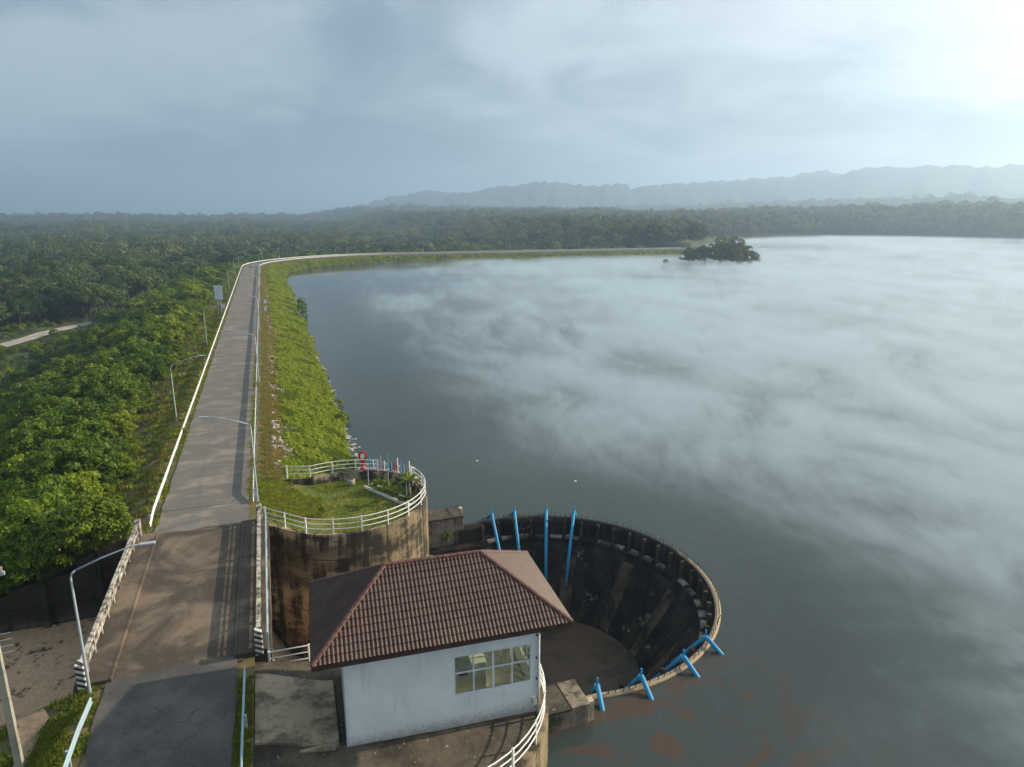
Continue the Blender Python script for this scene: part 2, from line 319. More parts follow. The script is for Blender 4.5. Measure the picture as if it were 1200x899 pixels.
# ------------------------------------------------------------------ helpers: objects and meshes
def tag(o, label=None, cat=None, group=None, kind=None):
    if label: o['label'] = label
    if cat: o['category'] = cat
    if group: o['group'] = group
    if kind: o['kind'] = kind
    return o
def empty(name, loc=(0, 0, 0), rz=0.0, label=None, cat=None, group=None):
    o = bpy.data.objects.new(name, None); COL.objects.link(o); o.location = loc; o.rotation_euler = (0, 0, rz)
    o.empty_display_size = .2
    return tag(o, label, cat, group)
class MB:
    def __init__(s): s.v, s.f = [], []
    def add(s, vs, fs):
        b = len(s.v); s.v += [tuple(x) for x in vs]; s.f += [tuple(i + b for i in f) for f in fs]; return s
    def box(s, x0, x1, y0, y1, z0, z1):
        return s.add([(x0, y0, z0), (x1, y0, z0), (x1, y1, z0), (x0, y1, z0), (x0, y0, z1), (x1, y0, z1), (x1, y1, z1), (x0, y1, z1)],
                     [(0, 3, 2, 1), (4, 5, 6, 7), (0, 1, 5, 4), (1, 2, 6, 5), (2, 3, 7, 6), (3, 0, 4, 7)])
    def tube(s, pts, rad, n=8, closed=False, cap=True):
        pts = [Vector(p) for p in pts]; m = len(pts); rads = rad if isinstance(rad, (list, tuple)) else [rad] * m
        vs, fs = [], []
        for i, p in enumerate(pts):
            a = pts[max(i - 1, 0)] if not closed else pts[i - 1]; b = pts[min(i + 1, m - 1)] if not closed else pts[(i + 1) % m]
            t = (b - a).normalized(); up = Vector((0, 0, 1)) if abs(t.z) < .93 else Vector((0, 1, 0))
            u = t.cross(up).normalized(); w = u.cross(t)
            for k in range(n):
                an = 2 * math.pi * k / n; vs.append(p + (u * math.cos(an) + w * math.sin(an)) * rads[i])
        for i in range(m if closed else m - 1):
            j = (i + 1) % m
            for k in range(n): fs.append((i * n + k, j * n + k, j * n + (k + 1) % n, i * n + (k + 1) % n))
        if cap and not closed: fs += [tuple(range(n)), tuple(reversed(range((m - 1) * n, m * n)))]
        return s.add(vs, fs)
    def prism(s, poly, z0, z1):
        n = len(poly)
        zt = z1 if isinstance(z1, (list, tuple)) else [z1] * n
        vs = [(x, y, z0) for x, y in poly] + [(x, y, zt[i]) for i, (x, y) in enumerate(poly)]
        fs = [tuple(reversed(range(n))), tuple(range(n, 2 * n))] + [(i, (i + 1) % n, n + (i + 1) % n, n + i) for i in range(n)]
        return s.add(vs, fs)
    def strip(s, rows, flip=False):
        n = len(rows[0]); b = [p for r in rows for p in r]; fs = []
        for i in range(len(rows) - 1):
            for k in range(n - 1):
                f = (i * n + k, i * n + k + 1, (i + 1) * n + k + 1, (i + 1) * n + k); fs.append(tuple(reversed(f)) if flip else f)
        return s.add(b, fs)
    def mesh(s, name):
        me = bpy.data.meshes.new(name); me.from_pydata(s.v, [], s.f); me.update(); return me
    def build(s, name, mat, parent=None, smooth=False, bevel=0.0, fix=True):
        me = s.mesh(name)
        if fix:
            bm = bmesh.new(); bm.from_mesh(me); bmesh.ops.recalc_face_normals(bm, faces=bm.faces); bm.to_mesh(me); bm.free()
        return obj(name, me, mat, parent, smooth, bevel)
def obj(name, me, mat, parent=None, smooth=False, bevel=0.0):
    o = bpy.data.objects.new(name, me); COL.objects.link(o)
    if mat and not me.materials: me.materials.append(MATS[mat])
    if smooth: me.polygons.foreach_set('use_smooth', [True] * len(me.polygons))
    if parent: o.parent = parent
    if bevel:
        b = o.modifiers.new('bevel', 'BEVEL'); b.width = bevel; b.segments = 2; b.limit_method = 'ANGLE'
    return o
def children(o): return CH.get(o.name, [])
def copy_tree(o, loc=None, rz=None, scale=None, label=None, group=None):
    c = o.copy(); COL.objects.link(c)
    if loc is not None: c.location = loc
    if rz is not None: c.rotation_euler = (0, 0, rz)
    if scale is not None: c.scale = scale
    if label: c['label'] = label
    if group: c['group'] = group
    for ch in o.children:
        d = ch.copy(); COL.objects.link(d); d.parent = c
    return c
def nz(x, y, z=0.0, s=1.0): return mnoise.noise(Vector((x * s, y * s, z)))
def smooth01(x, a, b):
    t = min(max((x - a) / (b - a), 0), 1); return t * t * (3 - 2 * t)

# ------------------------------------------------------------------ layout of the place
WZ = -3.35                       # lake level
S_ARC, RC = 244.0, 70.0          # the dam runs along +Y, bends right on a 70 m arc, then runs along +X
ARC_L = RC * math.pi / 2; S_END = S_ARC + ARC_L + 168
YN, YS = 9.0, -6.3               # north and south abutment of the bridge
def path(s):
    if s <= S_ARC: return Vector((0, s, 0)), Vector((0, 1, 0))
    if s <= S_ARC + ARC_L:
        a = (s - S_ARC) / RC
        return Vector((RC - RC * math.cos(a), S_ARC + RC * math.sin(a), 0)), Vector((math.sin(a), math.cos(a), 0))
    return Vector((RC + s - S_ARC - ARC_L, S_ARC + RC, 0)), Vector((1, 0, 0))
def at(s, o, z=0.0):
    p, t = path(s); return Vector((p.x + t.y * o, p.y - t.x * o, z))
def offs(x, y):
    if y <= S_ARC or x >= RC: return min(x, S_ARC + RC - y)
    return RC - math.hypot(x - RC, y - S_ARC)
def shore_bump(p, o): return smooth01(o, 7.5, 11) * (.42 * nz(p.x, p.y, 21, .11) + .2 * nz(p.x, p.y, 23, .33))
def ez(o):                       # cross-section of the embankment
    if o < -3.4:
        if o > -6: return -.06 + (o + 3.4) * .28
        return max(-.788 + (o + 6) * .40, -15.6)
    if o > 3.4:
        if o < 4.8: return -.06 - (o - 3.4) * .1
        return -.2 - (o - 4.8) * .437
    return -.05
SHORE = [(235, 318), (262, 335), (300, 400), (380, 480), (442, 521), (560, 560), (630, 505), (655, 419), (760, 250), (900, 0), (1000, -300), (700, -600), (0, -600), (-300, -300), (-200, 200), (0, 400)]
QX, QY = 150.0, 100.0
SP = sorted((math.atan2(y - QY, x - QX), math.hypot(x - QX, y - QY)) for x, y in SHORE)
def shore_r(th):
    for i in range(len(SP)):
        a0, r0 = SP[i - 1]; a1, r1 = SP[i]
        if i == 0: a0 -= 2 * math.pi
        if a0 <= th <= a1: return r0 + (r1 - r0) * (th - a0) / (a1 - a0 + 1e-9)
    a0, r0 = SP[-1]; a1, r1 = SP[0]; a1 += 2 * math.pi
    return r0 + (r1 - r0) * (th - a0) / (a1 - a0)
def lake_e(x, y):
    th = math.atan2(y - QY, x - QX); return math.hypot(x - QX, y - QY) - shore_r(th) + 9 * nz(x, y, 3, .02)
def hills(x, y):
    r = math.hypot(x - CX, y - CY); b = math.degrees(math.atan2(x - CX, y - CY))
    k = smooth01(r, 600, 1900) * (0.12 + .88 * smooth01(b, 2, 34))
    h = k * 34 * max(0, .35 + .75 * nz(x, y, 5, .0016) + .3 * nz(x, y, 9, .0045))
    h += 13 * math.exp(-((x - 760) ** 2 + (y - 520) ** 2) / (2 * 150 ** 2))
    h += smooth01(r, 2300, 2800) * 9
    return h
def ground_z(x, y):
    o = offs(x, y)
    if o < 0 and x < 240:
        v = -15.0 + 1.2 * nz(x, y, 0, .02) + 15.5 * smooth01(x, 150, 245) * smooth01(y, 250, 340) + hills(x, y) * (1 if y > 200 else .3)
        if y > -30 or True: v = max(v, -1.6 + (o + 5) * .40) if y < 330 else v
        return v
    e = lake_e(x, y)
    if e < 0: z = max(-9.0, WZ + e * .22)
    else: z = WZ + min(e * .22, 4.5) + hills(x, y) * smooth01(e, 0, 160)
    if x < 235 and o < 40: z = max(z, min(-1.6 - (o - 4) * .437, -1.6)) if o < 20 else max(z, -9.0)
    return z

# ------------------------------------------------------------------ ground, lake bed and mountains
def axis(segs):
    out = []
    for a, b, st in segs:
        n = max(1, int(round((b - a) / st))); out += [a + (b - a) * i / n for i in range(n)]
    return out + [segs[-1][1]]
def build_ground():
    xs = axis([(-9000, -3000, 1000), (-3000, -800, 220), (-800, -200, 60), (-200, -60, 14), (-60, 40, 4), (40, 260, 9), (260, 700, 22), (700, 1500, 60), (1500, 4000, 220), (4000, 11000, 1000)])
    ys = axis([(-3000, -400, 500), (-400, -60, 40), (-60, 60, 4), (60, 340, 6), (340, 700, 18), (700, 1500, 50), (1500, 4000, 160), (4000, 11000, 800)])
    rows = []
    for y in ys:
        r = []
        for x in xs:
            z = ground_z(x, y)
            if -44 < x < 34 and -19 < y < 20: z = -13.0
            r.append((x, y, z))
        rows.append(r)
    g = MB().strip(rows).build('ground', 'forest_floor', smooth=True, fix=False); tag(g, 'forest floor and lake bed around the dam', kind='structure')
    # embankment north and south of the spillway bridge
    lat = [-46, -42, -36, -30, -24, -18, -13, -9.5, -7.5, -6, -5, -4.2, -3.5, -3.0, 3.0, 3.5, 4.2, 4.8, 6, 7.2, 8.5, 10, 11.2, 12, 13, 15, 19]
    def emb(name, s0, s1, lab, cut=None):
        ss = []; s = s0
        while s < s1: ss.append(s); s += 1.5 if s < 60 else (3 if s < 250 else 5)
        ss.append(s1); rows = []
        for s in ss:
            r = []
            for o in lat:
                oo = o
                if cut: oo = min(oo, cut)
                p = at(s, oo); k = smooth01(abs(oo), 3.6, 7)
                z = ez(oo) + k * (.22 * nz(p.x, p.y, 0, .45) + .12 * nz(p.x, p.y, 4, 1.6)) + shore_bump(p, oo)
                r.append((p.x, p.y, z))
            rows.append(r)
        e = MB().strip(rows).build(name, 'dam_soil', smooth=True, fix=False); tag(e, lab, kind='structure'); return e
    emb('embankment', YN + .02, S_END, 'earth embankment of the dam with grassy upstream slope')
    emb('embankment', -80, YS - .02, 'earth bank carrying the approach road', cut=3.4)
    # lake surface, with a notch for the spillway
    poly = [(3.9, -80), (3.9, -12), (10, -11), (17, -11)]
    a0, a1 = -98, 98
    poly += [(20.75 + 10.55 * math.cos(R(a)), 10.55 * math.sin(R(a))) for a in np.linspace(a0, a1, 60)]
    poly += [(17, 11), (10, 11), (5, 15)]
    for s in np.linspace(17, S_END - 1, 90):
        p = at(s, 6.0); poly.append((p.x, p.y))
    poly += [(238, 306), (250, 330), (285, 410), (360, 495), (430, 545), (560, 585), (660, 520), (690, 425), (800, 250), (960, 0), (1100, -320), (720, -640), (3.9, -640)]
    bm = bmesh.new(); vs = [bm.verts.new((x, y, WZ)) for x, y in poly]; es = [bm.edges.new((vs[i], vs[(i + 1) % len(vs)])) for i in range(len(vs))]
    bmesh.ops.triangle_fill(bm, use_beauty=True, edges=es)
    for f in bm.faces:
        if f.normal.z < 0: f.normal_flip()
    me = bpy.data.meshes.new('water'); bm.to_mesh(me); bm.free(); tag(obj('water', me, 'lake_water'), 'calm grey-green reservoir with drifting mist', kind='structure')
    # mountain ranges
    def rng_(name, prof, D, d0, d1, amp, lab):
        def dirpx(px, py):
            u = (px - 600) / FPX; v = (py - 449.5) / FPX
            f = math.cos(PITCH) - v * math.sin(PITCH); d = math.sin(PITCH) + v * math.cos(PITCH)
            X = u * math.cos(YAW) + f * math.sin(YAW); Y = -u * math.sin(YAW) + f * math.cos(YAW); h = math.hypot(X, Y)
            return math.atan2(X, Y), -d / h
        pr = [dirpx(*p) for p in prof]; rows = []
        bs = np.linspace(pr[0][0] - .12, pr[-1][0] + .35, 260); bb = [p[0] for p in pr]; ee = [p[1] for p in pr]
        for fr in np.linspace(d0, d1, 26):
            r = []
            for b in bs:
                el = float(np.interp(b, bb, ee)); H = CZ + el * D; H = max(H, 5)
                H *= 1 - smooth01(pr[0][0] - b, 0, .1)
                x = CX + math.sin(b) * D * fr; y = CY + math.cos(b) * D * fr
                H += amp * .5 * (.25 - abs(nz(b * 60, .0, 2))) + amp * .22 * nz(b * 110, .0, 12) + amp * .2 * nz(b * 210, 0., 7) + amp * .1 * nz(b * 480, fr * 3, 9)
                k = 1 - abs(fr - 1) / (1 - d0 if fr < 1 else d1 - 1) if fr != 1 else 1
                k = max(k, 0) ** 1.15
                rd = 1 - (1 - k) * .5 * max(0, .5 + nz(b * 46, fr * 5, 4) + .5 * nz(b * 120, fr * 9, 6))
                r.append((x, y, -12 + (H + 12) * k * rd))
            rows.append(r)
        tag(MB().strip(rows).build(name, 'mountain_forest', smooth=True), lab, kind='structure')
    rng_('mountains', [(395, 249), (440, 239), (480, 234), (530, 228), (560, 223), (590, 219), (632, 211), (665, 213), (690, 216), (724, 213), (740, 218), (800, 216), (850, 215), (903, 209), (930, 207), (985, 203), (1005, 196), (1045, 192), (1060, 193), (1100, 191), (1150, 192), (1200, 190), (1300, 196)], 3300, .7, 1.25, 45, 'hazy blue mountain range behind the lake')
    rng_('mountains', [(400, 246), (450, 231), (500, 222), (545, 226), (588, 216), (640, 222), (700, 225), (780, 214), (860, 210), (915, 205), (962, 197), (1010, 204), (1100, 200), (1200, 205)], 3750, .9, 1.1, 45, 'faint farther mountain range')
    rng_('hills', [(520, 251), (580, 249), (640, 246), (700, 243), (735, 240), (790, 239), (840, 241), (900, 243), (950, 240), (1010, 241), (1060, 237), (1110, 234), (1150, 236), (1200, 235), (1280, 238)], 2350, .82, 1.16, 22, 'low wooded ridge in front of the mountains')
    # cleared red earth and track in the valley
    tr = [(-84, 158), (-70, 168), (-63, 178), (-60.5, 190), (-58, 203), (-53, 214), (-47, 228)]
    rows = []
    for i, (x, y) in enumerate(tr):
        a = Vector(tr[max(i - 1, 0)]); b = Vector(tr[min(i + 1, len(tr) - 1)]); t = (b - a).normalized()
        rows.append([(x - t.y * w, y + t.x * w, max(ground_z(x - t.y * w, y + t.x * w), ground_z(x, y)) + .35) for w in (-2.6, 0, 2.6)])
    tag(MB().strip(rows).build('dirt_track', 'track_dirt', smooth=True), 'pale dirt track in the valley', kind='structure')
    pp = [(-84 + 13 * math.cos(a), 172 + 8 * math.sin(a)) for a in np.linspace(0, 2 * math.pi, 20)]
    MBp = MB(); MBp.add([(x, y, -14.2) for x, y in pp], [tuple(range(20))]); tag(MBp.build('bare_earth', 'red_earth'), 'red bare earth beside the dirt track', kind='structure')
    rows = [[(x, y, z) for y, z in ((306.5, -1.0 + .04), (303.0, -2.2), )] for x in ()]
build_ground()

# ------------------------------------------------------------------ roads
def build_roads():
    def strip(name, s0, s1, step, w0, w1, z, mat, lab, jag=.12):
        rows = []; n = max(2, int((s1 - s0) / step)) + 1
        for s in np.linspace(s0, s1, n):
            j0 = jag * nz(s, 0, 1, .7) + jag * .5 * nz(s, 0, 2, 2.3); j1 = jag * nz(s, 0, 5, .7) + jag * .5 * nz(s, 0, 8, 2.3)
            rows.append([tuple(at(s, w0 + j0, z)), tuple(at(s, (w0 + w1) / 2, z + .03)), tuple(at(s, w1 + j1, z))])
        return tag(MB().strip(rows).build(name, mat, smooth=True), lab, kind='structure')
    def end(o, k, sgn): return sgn * (.22 * nz(o, k, 0, .9) + .16 * nz(o, k, 3, 2.6) + .05 * nz(o, k, 5, 7))
    def paved(name, s_list, w0, w1, mat, lab, k, first, jag):
        rows = []
        for i, s in enumerate(s_list):
            j0 = jag * nz(s, 0, 1 + k, .7) + jag * .6 * nz(s, 0, 2 + k, 2.3); j1 = jag * nz(s, 0, 5 + k, .7) + jag * .6 * nz(s, 0, 8 + k, 2.3); row = []
            for u in np.linspace(0, 1, 29):
                o = w0 + j0 + (w1 + j1 - w0 - j0) * u; ss = s
                if (first and i == 0): ss += end(o, k, 1) + .0
                if (not first and i == len(s_list) - 1): ss += end(o, k, 1)
                row.append(tuple(at(ss, o, .022 + .03 * (1 - abs(2 * u - 1)))))
            rows.append(row)
        return tag(MB().strip(rows).build(name, mat, smooth=True), lab, kind='structure')
    paved('road', list(np.concatenate([[YN - .1], np.arange(YN + .6, 60, 1.0), np.arange(60, S_END + 60, 2.5)])), -2.8, 2.85, 'asphalt_worn', 'worn grey asphalt road along the dam crest', 0, True, .16)
    paved('road', list(np.concatenate([np.arange(-80, YS - .6, .7), [YS + .15]])), -2.72, 2.66, 'asphalt_patch', 'dark asphalt road leading to the bridge', 20, False, .2)
    # bare footpath worn into the near bank
    pts = [(-5.6, -6.6), (-5.2, -7.4), (-5.3, -8.2), (-5.0, -9.2), (-5.05, -10.2), (-5.3, -11.5), (-5.5, -13)]
    rows = []
    for i, (x, y) in enumerate(pts):
        w = .24 if i > 2 else .55
        rows.append([(x + k * w, y, ez(x + k * w) + .22 * smooth01(abs(x + k * w), 3.6, 7) + .03) for k in (-1, -.4, .4, 1)])
    tag(MB().strip(rows).build('footpath', 'bare_path', smooth=True), 'bare trodden footpath on the grassy near bank', kind='structure')
build_roads()

# ------------------------------------------------------------------ bridge
def build_bridge():
    b = empty('road_bridge', (0, (YN + YS) / 2, 0), 0, 'brown concrete road bridge over the spillway channel', 'bridge'); cy_ = (YN + YS) / 2
    def L(mb, n, m, bev=.0, par=b):
        mb.v = [(x, y - cy_, z) for x, y, z in mb.v]; return mb.build(n, m, par, bevel=bev)
    L(MB().box(-4.0, 4.15, YS, YN, -.75, -.035), 'deck_slab', 'deck_concrete')
    L(MB().box(-2.62, 2.60, YS + .01, YN - .01, -.034, .012), 'carriageway', 'deck_concrete')
    for s in (-1, 1):
        L(MB().box(*sorted((s * 2.64, s * 3.95)), YS + .02, YN - .02, -.034, .17), 'walkway', 'deck_concrete', .02)
        L(MB().box(*sorted((s * 2.50, s * 2.635)), YS + .02, YN - .02, -.03, .185), 'kerb', 'deck_concrete', .02)
    for y in (YS - .15, YN + .02):
        L(MB().box(-2.9, 2.9, y - .12, y + .12, -.2, .013), 'expansion_joint', 'deck_concrete')
    for s in (-1, 1):
        par = empty('parapet', (0, 0, 0)); par.parent = b
        x = s * 3.62
        L(MB().box(x - .1, x + .1, YS + .35, YN - .35, .94, 1.08), 'top_rail', 'weathered_paint', .02, par)
        L(MB().box(x - .06, x + .06, YS + .35, YN - .35, .42, .70), 'middle_rail', 'weathered_paint', .01, par)
        n = 10
        for i in range(n):
            y = YS + .9 + (YN - YS - 1.8) * i / (n - 1)
            L(MB().box(x - .09, x + .09, y - .09, y + .09, .17, .92), 'baluster', 'weathered_paint', .01, par)
        for y in (YS + .12, YN - .12):
            L(MB().box(x - .17, x + .17, y - .24, y + .24, .0, 1.2), 'end_post', 'striped_paint' if y < 0 else 'weathered_paint', .03, par)
    for x in (-2.0, 2.0):
        L(MB().box(x - .3, x + .3, YS + .05, YN - .05, -1.5, -.76), 'girder', 'wall_concrete')
build_bridge()

# ------------------------------------------------------------------ spillway: chute, walls, platforms, weir
P1, P2, PR1, PR2 = (9.5, 11.0), (9.8, -10.8), 5.7, 6.0
WC, WR = (20.75, 0.0), 10.5
def arcp(c, r, a0, a1, n): return [(c[0] + r * math.cos(R(a)), c[1] + r * math.sin(R(a))) for a in np.linspace(a0, a1, n)]
ARC1 = arcp(P1, PR1, -124, 112, 44); ARC2 = arcp(P2, PR2, 132, -112, 44)
def lawn_z(x): return -.12 - .62 * smooth01(x, 4.2, 7.6)
def build_spillway():
    # channel floor under the bridge and down the chute
    prof = [(16.5, -9.5), (5, -9.5), (1, -5.05), (-60, -5.4)]
    m = MB(); m.strip([[(x, YS - 3.5 if x > 3 else YS, z), (x, YN + 3.5 if x > 3 else YN + .3, z)] for x, z in prof])
    tag(m.build('spillway_channel', 'chute_floor'), 'tan stained concrete floor of the spillway channel', kind='structure')
    # abutment and chute walls, each a wall of courses
    def wall(name, x0, x1, y, yo, mat, lab, topf, zb):
        w = empty(name, ((x0 + x1) / 2, y, 0), 0, lab, 'wall'); cx = (x0 + x1) / 2
        zc = zb; k = 0
        while zc < .2:
            z1 = zc + 1.9; m = MB(); xs = np.linspace(x0, x1, 18); d = .03 * (k % 2) + (0 if k == 0 else .0)
            row = []
            pts = [(x, min(z1 - .02, topf(x))) for x in xs if topf(x) > zc + .05]
            if len(pts) > 1:
                pl = [(pts[0][0], zc)] + [] + [(p[0], p[1]) for p in pts] + [(pts[-1][0], zc)]
                n = len(pl); sgn = 1 if yo > y else -1
                vs = [(px - cx, sgn * d, pz) for px, pz in pl] + [(px - cx, yo - y, pz) for px, pz in pl]
                m.add(vs, [tuple(range(n)), tuple(reversed(range(n, 2 * n)))] + [(i, (i + 1) % n, n + (i + 1) % n, n + i) for i in range(n)])
                m.build('wall_course', mat, w)
            zc = z1; k += 1
        if yo > y:
            for bx_ in range(5):
                xb = -6.2 - 3.1 * bx_; zt_ = topf(xb) - .35; MB().box(xb - cx - .2, xb - cx + .2, -.32, .0, zb, zt_).build('buttress', mat, w)
        return w
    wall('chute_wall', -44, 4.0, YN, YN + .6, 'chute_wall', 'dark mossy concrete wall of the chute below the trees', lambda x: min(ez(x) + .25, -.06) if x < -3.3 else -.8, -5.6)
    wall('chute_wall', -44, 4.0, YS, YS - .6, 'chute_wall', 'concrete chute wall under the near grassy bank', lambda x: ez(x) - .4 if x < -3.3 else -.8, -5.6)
    # curved platform north: lawn on a round retaining wall
    p = empty('lawn_terrace', (9.5, 11, 0), 0, 'round grassy terrace on a stained concrete retaining wall beside the bridge', 'terrace')
    poly = [(3.45, YN + .02)] + ARC1 + [(3.45, 17.2)]
    top = -.18
    def loc(pl): return [(x - 9.5, y - 11) for x, y in pl]
    pl = loc(poly); m = MB(); m.strip([[(x, y, -11) for x, y in pl + [pl[0]]], [(x * 1.0, y * 1.0, -.12) for x, y in pl + [pl[0]]], [(x * .955, y * .955, -.12) for x, y in pl + [pl[0]]], [(x * .95, y * .95, -1.0) for x, y in pl + [pl[0]]]]); m.build('terrace_fill', 'wall_concrete', p)
    # wall facing in vertical bays and courses
    outer = [(3.45, YN - .12)] + arcp(P1, PR1 + .12, -124, 112, 44)
    seg = [outer[:2]] + [outer[1 + i * 5: 1 + i * 5 + 6] for i in range(9)]
    for si, sg in enumerate(seg):
        if len(sg) < 2: continue
        z0 = -11
        while z0 < -.2:
            z1 = min(z0 + 1.9, -.06); m = MB(); vs = []; sg2 = loc(sg)
            inn = [(x * .965, y * .965) for x, y in sg2] if si else [(x + .05, y + .2) for x, y in sg2]
            n = len(sg2); a = [(x, y, z0 + .015) for x, y in sg2]; b_ = [(x, y, z1 - .015) for x, y in sg2]; c = [(x, y, z1 - .015) for x, y in inn]; d = [(x, y, z0 + .015) for x, y in inn]
            m.strip([a, b_, c, d, a]); m.build('wall_panel', 'wall_concrete' if si < 2 else 'round_wall_concrete', p); z0 += 1.9
    m = MB(); rr = []
    for fr in np.linspace(0, 1, 12):
        rr.append([(x * fr * .955, y * fr * .955, lawn_z(x * fr * .955 + 9.5) + .06 * nz(x * fr * .8, y * fr * .8, 3) * (1 - fr)) for x, y in pl + [pl[0]]])
    m.strip(rr); m.build('lawn', 'lawn', p, smooth=True)
    # platform south: pump house terrace
    q = empty('pump_house_terrace', (9.8, -10.8, 0), 0, 'mossy concrete terrace with a rounded edge carrying the pump house', 'terrace')
    poly2 = [(3.25, -17.2), (3.25, YS - .02)] + ARC2
    pl2 = [(x - 9.8, y + 10.8) for x, y in poly2]
    zt = [-.35 if x < 3.6 else -1.0 - max(0, (x - 7)) * .02 for x, y in poly2]
    m = MB(); n = len(pl2)
    rr = []
    for fr in np.linspace(0, 1, 14):
        row = []
        for x, y in pl2 + [pl2[0]]:
            X, Y = x * fr + 9.8, y * fr - 10.8
            z = -.3 - .6 * smooth01(X, 3.4, 6.6) - .028 * max(X - 6.6, 0) + .03 * nz(X * 1.3, Y * 1.3)
            row.append((x * fr, y * fr, z))
        rr.append(row)
    rim = rr[-1]; rr.append([(x * 1.0, y * 1.0, -11) for x, y, z in rim])
    m.strip(rr); m.build('terrace_body', 'mossy_concrete', q)
    m = MB(); ed = [(x, y) for x, y in pl2[2:]]
    a = [(x * 1.012, y * 1.012, -11) for x, y in ed]; b_ = [(x * 1.012, y * 1.012, -1.06) for x, y in ed]; c = [(x * .95, y * .95, -1.02) for x, y in ed]
    m.strip([a, b_, c]); m.build('rim_wall', 'round_wall_concrete', q)
    # worn slab between road and pump house
    sl = [(3.42, -7.45), (6.72, -8.3), (6.6, -12.45), (3.42, -11.95)]
    m = MB(); rows = []
    for v in np.linspace(0, 1, 8):
        A = Vector(sl[0]).lerp(Vector(sl[3]), v); B = Vector(sl[1]).lerp(Vector(sl[2]), v)
        rows.append([(*(A.lerp(B, u) - Vector((9.8, -10.8))), -.21 - .56 * smooth01(A.lerp(B, u).x, 3.4, 6.6)) for u in np.linspace(0, 1, 10)])
    m.strip(rows)
    for r_ in (rows[0], rows[-1]): m.strip([r_, [(x, y, z - .3) for x, y, z in r_]])
    m.build('slab', 'slab_concrete', q)
    m = MB().box(-4.9, -3.35, -1.75, -1.62, -.95, -.62); m.build('concrete_edging', 'slab_concrete', q)
    # piers
    for s, lab in ((1, 'dark concrete pier joining the lawn terrace and the weir'), (-1, 'mossy concrete pier joining the pump house terrace and the weir')):
        e = empty('weir_pier', (17, s * 11, 0), 0, lab, 'pier')
        MB().box(-2.6, 1.0, -.9 + .0, .9, -11, -2.45).build('pier_body', 'pier_concrete', e, bevel=.04)
        MB().box(-2.7, .05, -.94, .94, -2.45, -2.3).build('pier_cap', 'mossy_concrete', e, bevel=.03)
        MB().box(.08, 1.04, -.94, .94, -2.45, -2.27).build('pier_cap', 'mossy_concrete' if s > 0 else 'pier_concrete', e, bevel=.03)
        MB().box(1.02, 1.3, *(( .45, .8) if s > 0 else (-.8, -.45)), -3.6, -2.3).build('gauge_post', 'crest_concrete', e, bevel=.02)
        MB().box(1.1, 1.22, *((.52, .72) if s > 0 else (-.72, -.52)), -6.6, -3.6).build('gauge_board', 'steel_dark', e)
    # weir
    w = empty('circular_weir', (WC[0], WC[1], WZ), 0, 'semicircular concrete overflow weir with black inner wall', 'weir')
    Z = lambda z: z - WZ
    def sweep(r_z, A=99, straight=0.0, n=73):
        rows = []
        angs = np.linspace(-A, A, n)
        for r, z in r_z:
            row = [(r * math.cos(R(a)), r * math.sin(R(a)), Z(z)) for a in angs]
            if straight: row = [(row[0][0] - straight, row[0][1] - .0, Z(z))] + row + [(row[-1][0] - straight, row[-1][1] + .0, Z(z))]
            rows.append(row)
        return MB().strip(rows)
    sweep([(10.36, -3.26), (10.46, -3.19), (10.62, -3.19), (10.7, -3.28), (10.8, -9)], 99, 1.6).build('crest', 'crest_algae_sunlit', w)
    sweep([(10.36, -3.26), (10.16, -3.5), (10.1, -4.5)], 99, 1.6).build('lip_wall', 'weir_black', w)
    sweep([(10.1, -4.5), (9.5, -4.62), (9.45, -4.95), (9.1, -5.1), (7.65, -7.3), (6.2, -9.5)], 99, 7.5).build('funnel_wall', 'weir_black', w, smooth=False)
    m = MB(); pts = [(6.3 * math.cos(R(a)), 6.3 * math.sin(R(a)), Z(-9.48)) for a in np.linspace(-99, 99, 40)]
    m.add([(-8, -6.4, Z(-9.48))] + pts + [(-8, 6.4, Z(-9.48))], [tuple(range(42))]); m.build('pool_floor', 'pool_floor', w)
    rib = None
    for i in range(27):
        a = -97.5 + 7.5 * i; ca, sa = math.cos(R(a)), math.sin(R(a))
        if rib is None:
            rib = MB().box(-.26, .0, -.09, .09, -1.28, -.02).build('rib', 'weir_brown', w); o = rib
        else: o = rib.copy(); COL.objects.link(o)
        o.location = (10.17 * ca, 10.17 * sa, Z(-3.25)); o.rotation_euler = (0, 0, R(a))
    beam = None
    for i in range(26):
        if i in (1, 6, 13, 19): continue
        a = -97.5 + 7.5 * i + 3.75; ca, sa = math.cos(R(a)), math.sin(R(a))
        if beam is None:
            beam = MB().box(-.24, .2, -.48, .48, -.1, .09).build('ledge_block', 'ledge_concrete', w, bevel=.02); o = beam
        else: o = beam.copy(); COL.objects.link(o)
        o.location = (9.8 * ca, 9.8 * sa, Z(-4.52) + random.uniform(-.04, .03)); o.rotation_euler = (0, 0, R(a)); o.scale = (random.uniform(.8, 1.1), random.uniform(.6, 1.05), 1)
    # wall panels of the funnel between joints
    for i in range(26):
        a0 = -97.5 + 7.5 * i + .22; a1 = a0 + 7.06
        if i % 2: continue
        row = lambda r, z: [(r * math.cos(R(a)), r * math.sin(R(a)), Z(z)) for a in np.linspace(a0, a1, 4)]
        MB().strip([row(9.07, -5.16), row(9.03, -5.08), row(7.58, -7.27), row(6.2, -9.37)]).build('wall_panel', 'weir_brown' if i % 4 == 0 else 'weir_black', w)
    pin = None
